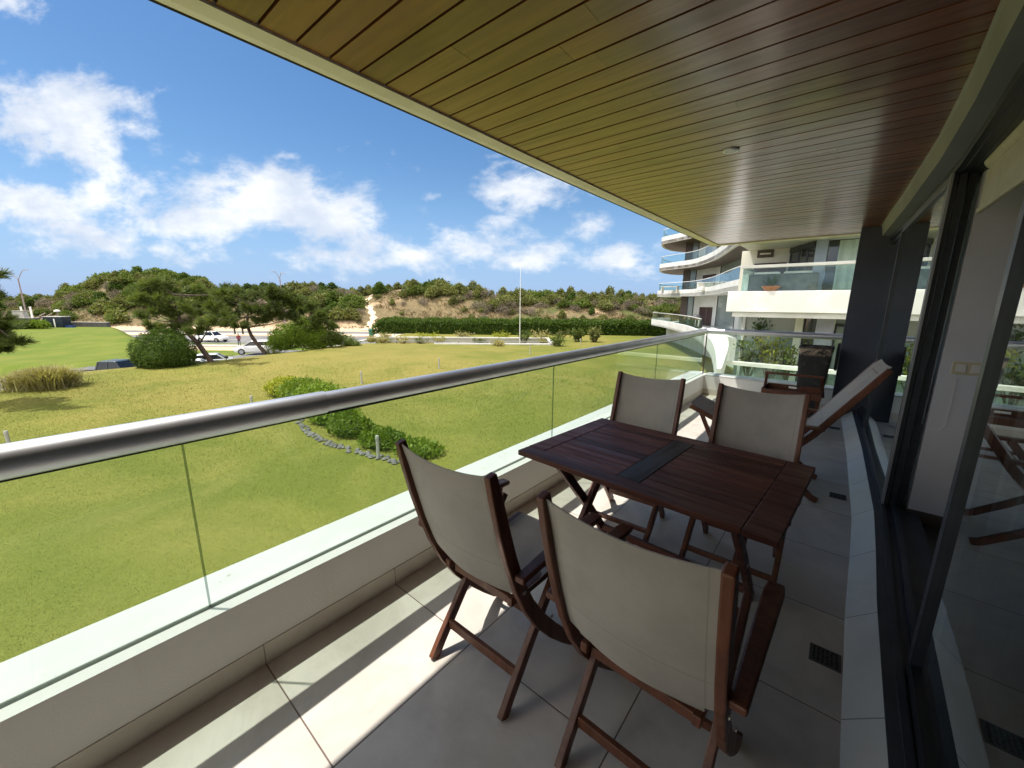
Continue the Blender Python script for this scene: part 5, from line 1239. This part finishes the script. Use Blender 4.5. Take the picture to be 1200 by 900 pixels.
def pad_z(u): return np.interp(u, [-36, -33.5, -30.5, -28.5, -20], [-5.03, -4.9, -4.45, -4.12, -4.05])
tag(gridmesh('driveway', np.linspace(-36, -14.5, 30), [36.5, 40, 44, 46, 46.8], lambda U, Wm: np.where(Wm > 46.5, -5.1, pad_z(U)), asphalt), kind='structure')
make_car('parked_car', lw(297, 42.6, -4.08), LROT+math.pi+.22, 'sedan', car_white, 'white sedan parked beside the slanted pine trunk')
make_car('parked_car', lw(230, 38.0, -4.98), LROT+math.pi+.55, 'sedan', car_silver, 'pale silver car half hidden by the lawn edge under the leaning pine')
make_car('parked_car', lw(206, 34.0, -5.0), LROT+math.pi+.6, 'sedan', car_white, 'white car hidden behind the big round bush, only slivers showing')
make_car('pickup_truck', lw(119, 31.2, -5.0), LROT+.06, 'pickup', car_black, 'black pickup truck with a covered bed in the sunken driveway at the left')

# ------------------------------------------------------------------ person on the pavement
def make_person(loc, rz):
    o = empty('person', loc, rz); tag(o, 'person in a maroon top and dark trousers standing on the pavement behind the white sedan', 'person')
    V = [((0, 0, .95), .15), ((0, 0, 1.18), .14), ((0, .01, 1.40), .15), ((0, .02, 1.52), .055), ((0, .03, 1.60), .075), ((0, .03, 1.70), .085), ((0, .02, 1.76), .06),
         ((.09, 0, .90), .095), ((.11, .02, .50), .062), ((.11, -.02, .09), .042), ((.12, .14, .04), .035),
         ((-.09, 0, .90), .095), ((-.12, .05, .50), .062), ((-.13, .0, .09), .042), ((-.14, .16, .04), .035),
         ((.20, 0, 1.42), .06), ((.26, -.03, 1.14), .045), ((.24, .10, .92), .032), ((.24, .17, .86), .03),
         ((-.20, 0, 1.42), .06), ((-.27, .0, 1.14), .045), ((-.20, .16, 1.02), .032), ((-.15, .22, 1.02), .03)]
    Ed = [(0, 1), (1, 2), (2, 3), (3, 4), (4, 5), (5, 6), (0, 7), (7, 8), (8, 9), (9, 10), (0, 11), (11, 12), (12, 13), (13, 14), (2, 15), (15, 16), (16, 17), (17, 18), (2, 19), (19, 20), (20, 21), (21, 22)]
    me = bpy.data.meshes.new('body'); me.from_pydata([v for v, r in V], Ed, [])
    def f(t):
        s_ = t.node('ShaderNodeSeparateXYZ'); t.put(s_.inputs[0], oc(t)); z = s_.outputs[2]; x = t.math('ABSOLUTE', s_.outputs[0])
        c = t.mix(t.math('GREATER_THAN', z, .93), (.03, .03, .04), (.16, .035, .045))
        c = t.mix(t.math('GREATER_THAN', z, 1.50), c, (.42, .26, .19)); t.put(t.b.inputs['Base Color'], c)
    me.materials.append(mat('clothed_figure', (.2, .1, .1), .85, 0, .2, f))
    b_ = bpy.data.objects.new('body', me); S.collection.objects.link(b_); b_.parent = o
    b_.modifiers.new('skin', 'SKIN')
    for d, (v, r) in zip(me.skin_vertices[0].data, V): d.radius = (r, r)
    me.skin_vertices[0].data[0].use_root = True
    sd = b_.modifiers.new('sub', 'SUBSURF'); sd.levels = 1; sd.render_levels = 2
    b = MB(); b.lathe([(.02, 1.66), (.088, 1.68), (.092, 1.74), (.06, 1.81), (.01, 1.83)], 12, c=(0, .015, 0)); b.build('hair', black_m, o, smooth=True)
make_person(lw(274, 57.6, -4.9), LROT+.4)

# ------------------------------------------------------------------ street furniture and things by the bank
def lamp(px, w, z, h, arms, label, rz):
    o = empty('street_lamp', lw(px, w, z), rz); tag(o, label, 'street lamp', 'street lamps along the road')
    b = MB(); b.tube([(0, 0, 0), (0, 0, h*.5), (0, 0, h)], [.17, .13, .09], 10); b.build('pole', lamp_metal, o, smooth=True)
    for (dx, dz) in arms:
        b = MB(); b.tube([(0, 0, h-.1), (dx*.45, 0, h+dz*.62), (dx*.75, 0, h+dz*.95), (dx, 0, h+dz)], [.06, .05, .045, .04], 7); q = b.build('arm', lamp_metal, o, smooth=True)
        b = MB(); s_ = 1 if dx > 0 else -1; b.add([(dx-.1*s_, -.12, h+dz-.04), (dx+.75*s_, -.15, h+dz-.02), (dx+.75*s_, .15, h+dz-.02), (dx-.1*s_, .12, h+dz-.04), (dx-.1*s_, -.1, h+dz+.07), (dx+.6*s_, -.1, h+dz+.08), (dx+.6*s_, .1, h+dz+.08), (dx-.1*s_, .1, h+dz+.07)], [(0, 3, 2, 1), (4, 5, 6, 7), (0, 1, 5, 4), (1, 2, 6, 5), (2, 3, 7, 6), (3, 0, 4, 7)]); b.build('lamp_head', lamp_metal, q)
    return o
lamp(27, 78, -5, 10.4, [(-2.7, 2.0), (1.7, 1.7)], 'tall street lamp with two curved arms at the far left', LROT)
lamp(331, 79, -5, 10.9, [(-.9, 1.2), (.35, .9)], 'tall street lamp above the second pine in the middle distance', LROT)
zb = -2.8
o = empty('stone_wall', lw(98, 65.2, zb-.6), LROT-.02); tag(o, 'low dark stone retaining wall at the top of the far grass bank', 'wall')
b = MB(); b.add([(-3.6, -.2, 0), (3.3, -.2, 0), (3.3, .4, 0), (-3.6, .4, 0), (-3.6, -.2, 1.35), (3.2, -.2, 1.25), (3.2, .4, 1.25), (-3.6, .4, 1.35)], [(0, 3, 2, 1), (4, 5, 6, 7), (0, 1, 5, 4), (1, 2, 6, 5), (2, 3, 7, 6), (3, 0, 4, 7)]); b.build('masonry', stone_dark, o)
b = MB(); b.box(-3.65, 3.25, -.24, .44, 1.352, 1.40); b.build('coping', concrete, o)
o = empty('stone_wall', lw(22, 62, zb-.3), LROT); tag(o, 'dark stone plinth wall under the pale stone box at the far left', 'wall')
b = MB(); b.box(-2.1, 2.0, -.4, .5, 0, 1.8); b.build('masonry', stone_dark, o)
b = MB(); b.box(-2.15, 2.05, -.45, .55, 1.801, 1.86); b.build('coping', concrete, o)
o = empty('stone_planter', lw(19.5, 62.2, zb+1.561), LROT); tag(o, 'pale stone box standing on the dark plinth wall at the far left', 'planter')
b = MB(); b.add([(-.95, -.35, 0), (.95, -.35, 0), (.95, .35, 0), (-.95, .35, 0), (-.85, -.3, 1.0), (.85, -.3, 1.0), (.85, .3, 1.0), (-.85, .3, 1.0)], [(0, 3, 2, 1), (4, 5, 6, 7), (0, 1, 5, 4), (1, 2, 6, 5), (2, 3, 7, 6), (3, 0, 4, 7)]); b.build('box', concrete, o)
b = MB(); b.box(-1.0, 1.0, -.40, .40, 1.001, 1.08); b.build('lid', concrete, o)
for k, (px, la) in enumerate(((22, 'left white gate post at the start of the beach walkway'), (33, 'right white gate post at the start of the beach walkway'))):
    o = empty('gate_post', lw(px, 84, -3.9)); tag(o, la, 'post', 'white posts of the beach walkway')
    b = MB(); b.box(-.16, .16, -.16, .16, 0, 3.9); b.build('shaft', pole_white, o)
    b = MB(); b.box(-.2, .2, -.2, .2, 3.901, 4.0); b.build('cap', pole_white, o)
o = empty('beach_walkway', lw(28, 86, -5), LROT); tag(o, 'timber steps and rail of the beach walkway between the white posts', 'walkway')
for k in range(8):
    b = MB(); b.box(-.75, .75, k*.5, k*.5+.45, k*.28, k*.28+.3); b.build('step', wood('grey_timber', (.34, .29, .23), (.26, .21, .17), .8, 0), o)
for s in (-1, 1):
    b = MB(); b.bar((s*.8, -.5, 1.2), (s*.8, 4.0, 3.6), .1, .12); b.build('rail', MATS['grey_timber'], o)
o = empty('waste_container', lw(62, 63.3, zb-.1), LROT+.1); tag(o, 'dark waste container with a pale lid on top of the far grass bank', 'container')
b = MB(); b.add([(-1.3, -.7, 0), (1.25, -.7, 0), (1.25, .7, 0), (-1.3, .7, 0), (-1.38, -.75, 1.75), (1.3, -.75, 1.75), (1.3, .75, 1.75), (-1.38, .75, 1.75)], [(0, 3, 2, 1), (4, 5, 6, 7), (0, 1, 5, 4), (1, 2, 6, 5), (2, 3, 7, 6), (3, 0, 4, 7)]); b.build('body', mat('navy_plastic', (.012, .022, .035), .5), o, bevel=.04)
b = MB(); b.box(-1.42, 1.34, -.8, .8, 1.752, 1.88); b.build('lid', concrete, o, bevel=.04)
b = MB(); b.box(.12, .32, -.78, -.76, .2, 1.5); b.build('stripe', pole_white, o)
o = empty('blue_crate', lw(76, 63.2, zb-.05), LROT); tag(o, 'small blue crate beside the dark waste container on the bank', 'crate')
b = MB(); b.box(-.55, .55, -.3, .3, 0, .42); b.build('body', mat('blue_plastic', (.02, .06, .22), .5), o, bevel=.04)
b = MB(); b.box(-.6, .6, -.35, .35, .36, .42); b.build('rim', MATS['blue_plastic'], o, bevel=.02)
o = empty('garden_lamp', lw(64, 66, zb-.3), LROT); tag(o, 'small lamp post with a white hood rising behind the waste container', 'lamp post')
b = MB(); b.tube([(0, 0, 0), (0, 0, 2.75)], .07, 8); b.build('pole', lamp_metal, o); b = MB(); b.lathe([(.1, 2.7), (.42, 2.78), (.3, 2.98), (.05, 3.05)], 14); b.build('hood', pole_white, o, smooth=True)
for k, (px, la) in enumerate(((270.5, 'short dark post on the sandy median left of its twin'), (280, 'short dark post on the sandy median right of its twin'))):
    o = empty('roadside_post', lw(px, 77.5, -4.9)); tag(o, la, 'post', 'short posts on the sandy median'); b = MB(); b.box(-.16, .16, -.12, .12, 0, 1.2); b.build('shaft', black_m, o); b = MB(); b.box(-.25, .25, -.18, .18, 1.201, 1.7); b.build('head', stone_dark, o, bevel=.05)
o = empty('green_bin', lw(433, 76, -4.88), LROT); tag(o, 'small green litter bin by the left end of the hedge', 'bin')
b = MB(); b.lathe([(.45, 0), (.5, 1.1)], 12); b.build('body', mat('green_plastic', (.03, .14, .09), .5), o); b = MB(); b.lathe([(.55, 1.101), (.55, 1.25), (.2, 1.4)], 12); b.build('lid', MATS['green_plastic'], o)
for (px, w, zz, sp, n, m, la) in ((8, 60, -2.9, [(-2, 0, .9, 2.2, 1.2, 1.0), (1.5, 0, .7, 1.8, 1.1, .8)], 1500, leaf_mid, 'dark green shrubs in front of the plinth wall at the far left'), (40, 60.5, -2.85, [(0, 0, .6, 1.3, .9, .7), (-1.3, 0, .5, 1.0, .8, .6)], 900, leaf_lime, 'bright green shrub at the right end of the plinth wall')):
    bush('bank_shrub', px, w, zz, sp, n, .32, m, la, 'shrub')

# dry grass and dead stalks on the dune face
n = 15000; w = rng.uniform(94.5, 114, n); px = rng.uniform(-60, 800, n); keep = (np.abs(px-(433+4*np.sin(w))) > 7) & (rng.uniform(0, 1, n) < np.where(px < 420, .35, 1.0)); w = w[keep]; px = px[keep]; n = len(w)
u = (px-600)/460/1.02*w
k = np.sin(u*.35+w*.9)+np.sin(u*.13-w*.4)+rng.normal(0, .6, n) > -.2; u = u[k]; w = w[k]; n = len(u)
P = np.stack([uu[0]*u+fw[0]*w, uu[1]*u+fw[1]*w, ground_z(u, w)-.03], -1)
P = np.repeat(P, 3, 0)+np.concatenate([rng.normal(0, .12, (3*n, 2)), np.zeros((3*n, 1))], 1)
tag(quads('dry_grass', leaves(P, .62, .28, up=(0, 0, 1.1)), leafmat('dry_grass_blade', (.20, .145, .075), (.13, .115, .05), (.26, .21, .14), trans=.2)), 'dry tan grass and dead stalks covering the dune face', 'grass', kind='stuff')

# low scrub knitting the dune bushes together
n = 26000; w = rng.uniform(98, 121, n); px = rng.uniform(-70, 810, n)
dens_ = np.where(px < 262, 1.0, np.where(px < 425, .8, .35))*sstep(97, 104, w); dens_ = np.where(px >= 425, sstep(107, 114, w), dens_)
u = (px-600)/460/1.02*w; pat = np.sin(u*.21+w*.31)+np.sin(u*.47-w*.23+2)+np.sin(u*.09)+rng.normal(0, .5, n)
keep = (rng.uniform(0, 1, n) < dens_) & (pat > -.6) & (np.abs(px-433) > 11); u = u[keep]; w = w[keep]; n = len(u)
P = np.stack([uu[0]*u+fw[0]*w, uu[1]*u+fw[1]*w, ground_z(u, w)+rng.uniform(-.1, .75, n)], -1)
tag(quads('ground_cover', leaves(P, .55, .55, up=(0, 0, .5)), leafmat('scrub_leaf', (.085, .105, .034), (.170, .175, .065), (.19, .155, .11), trans=.25)), 'low grey green scrub knitting together the dune bushes', 'scrub', kind='stuff')
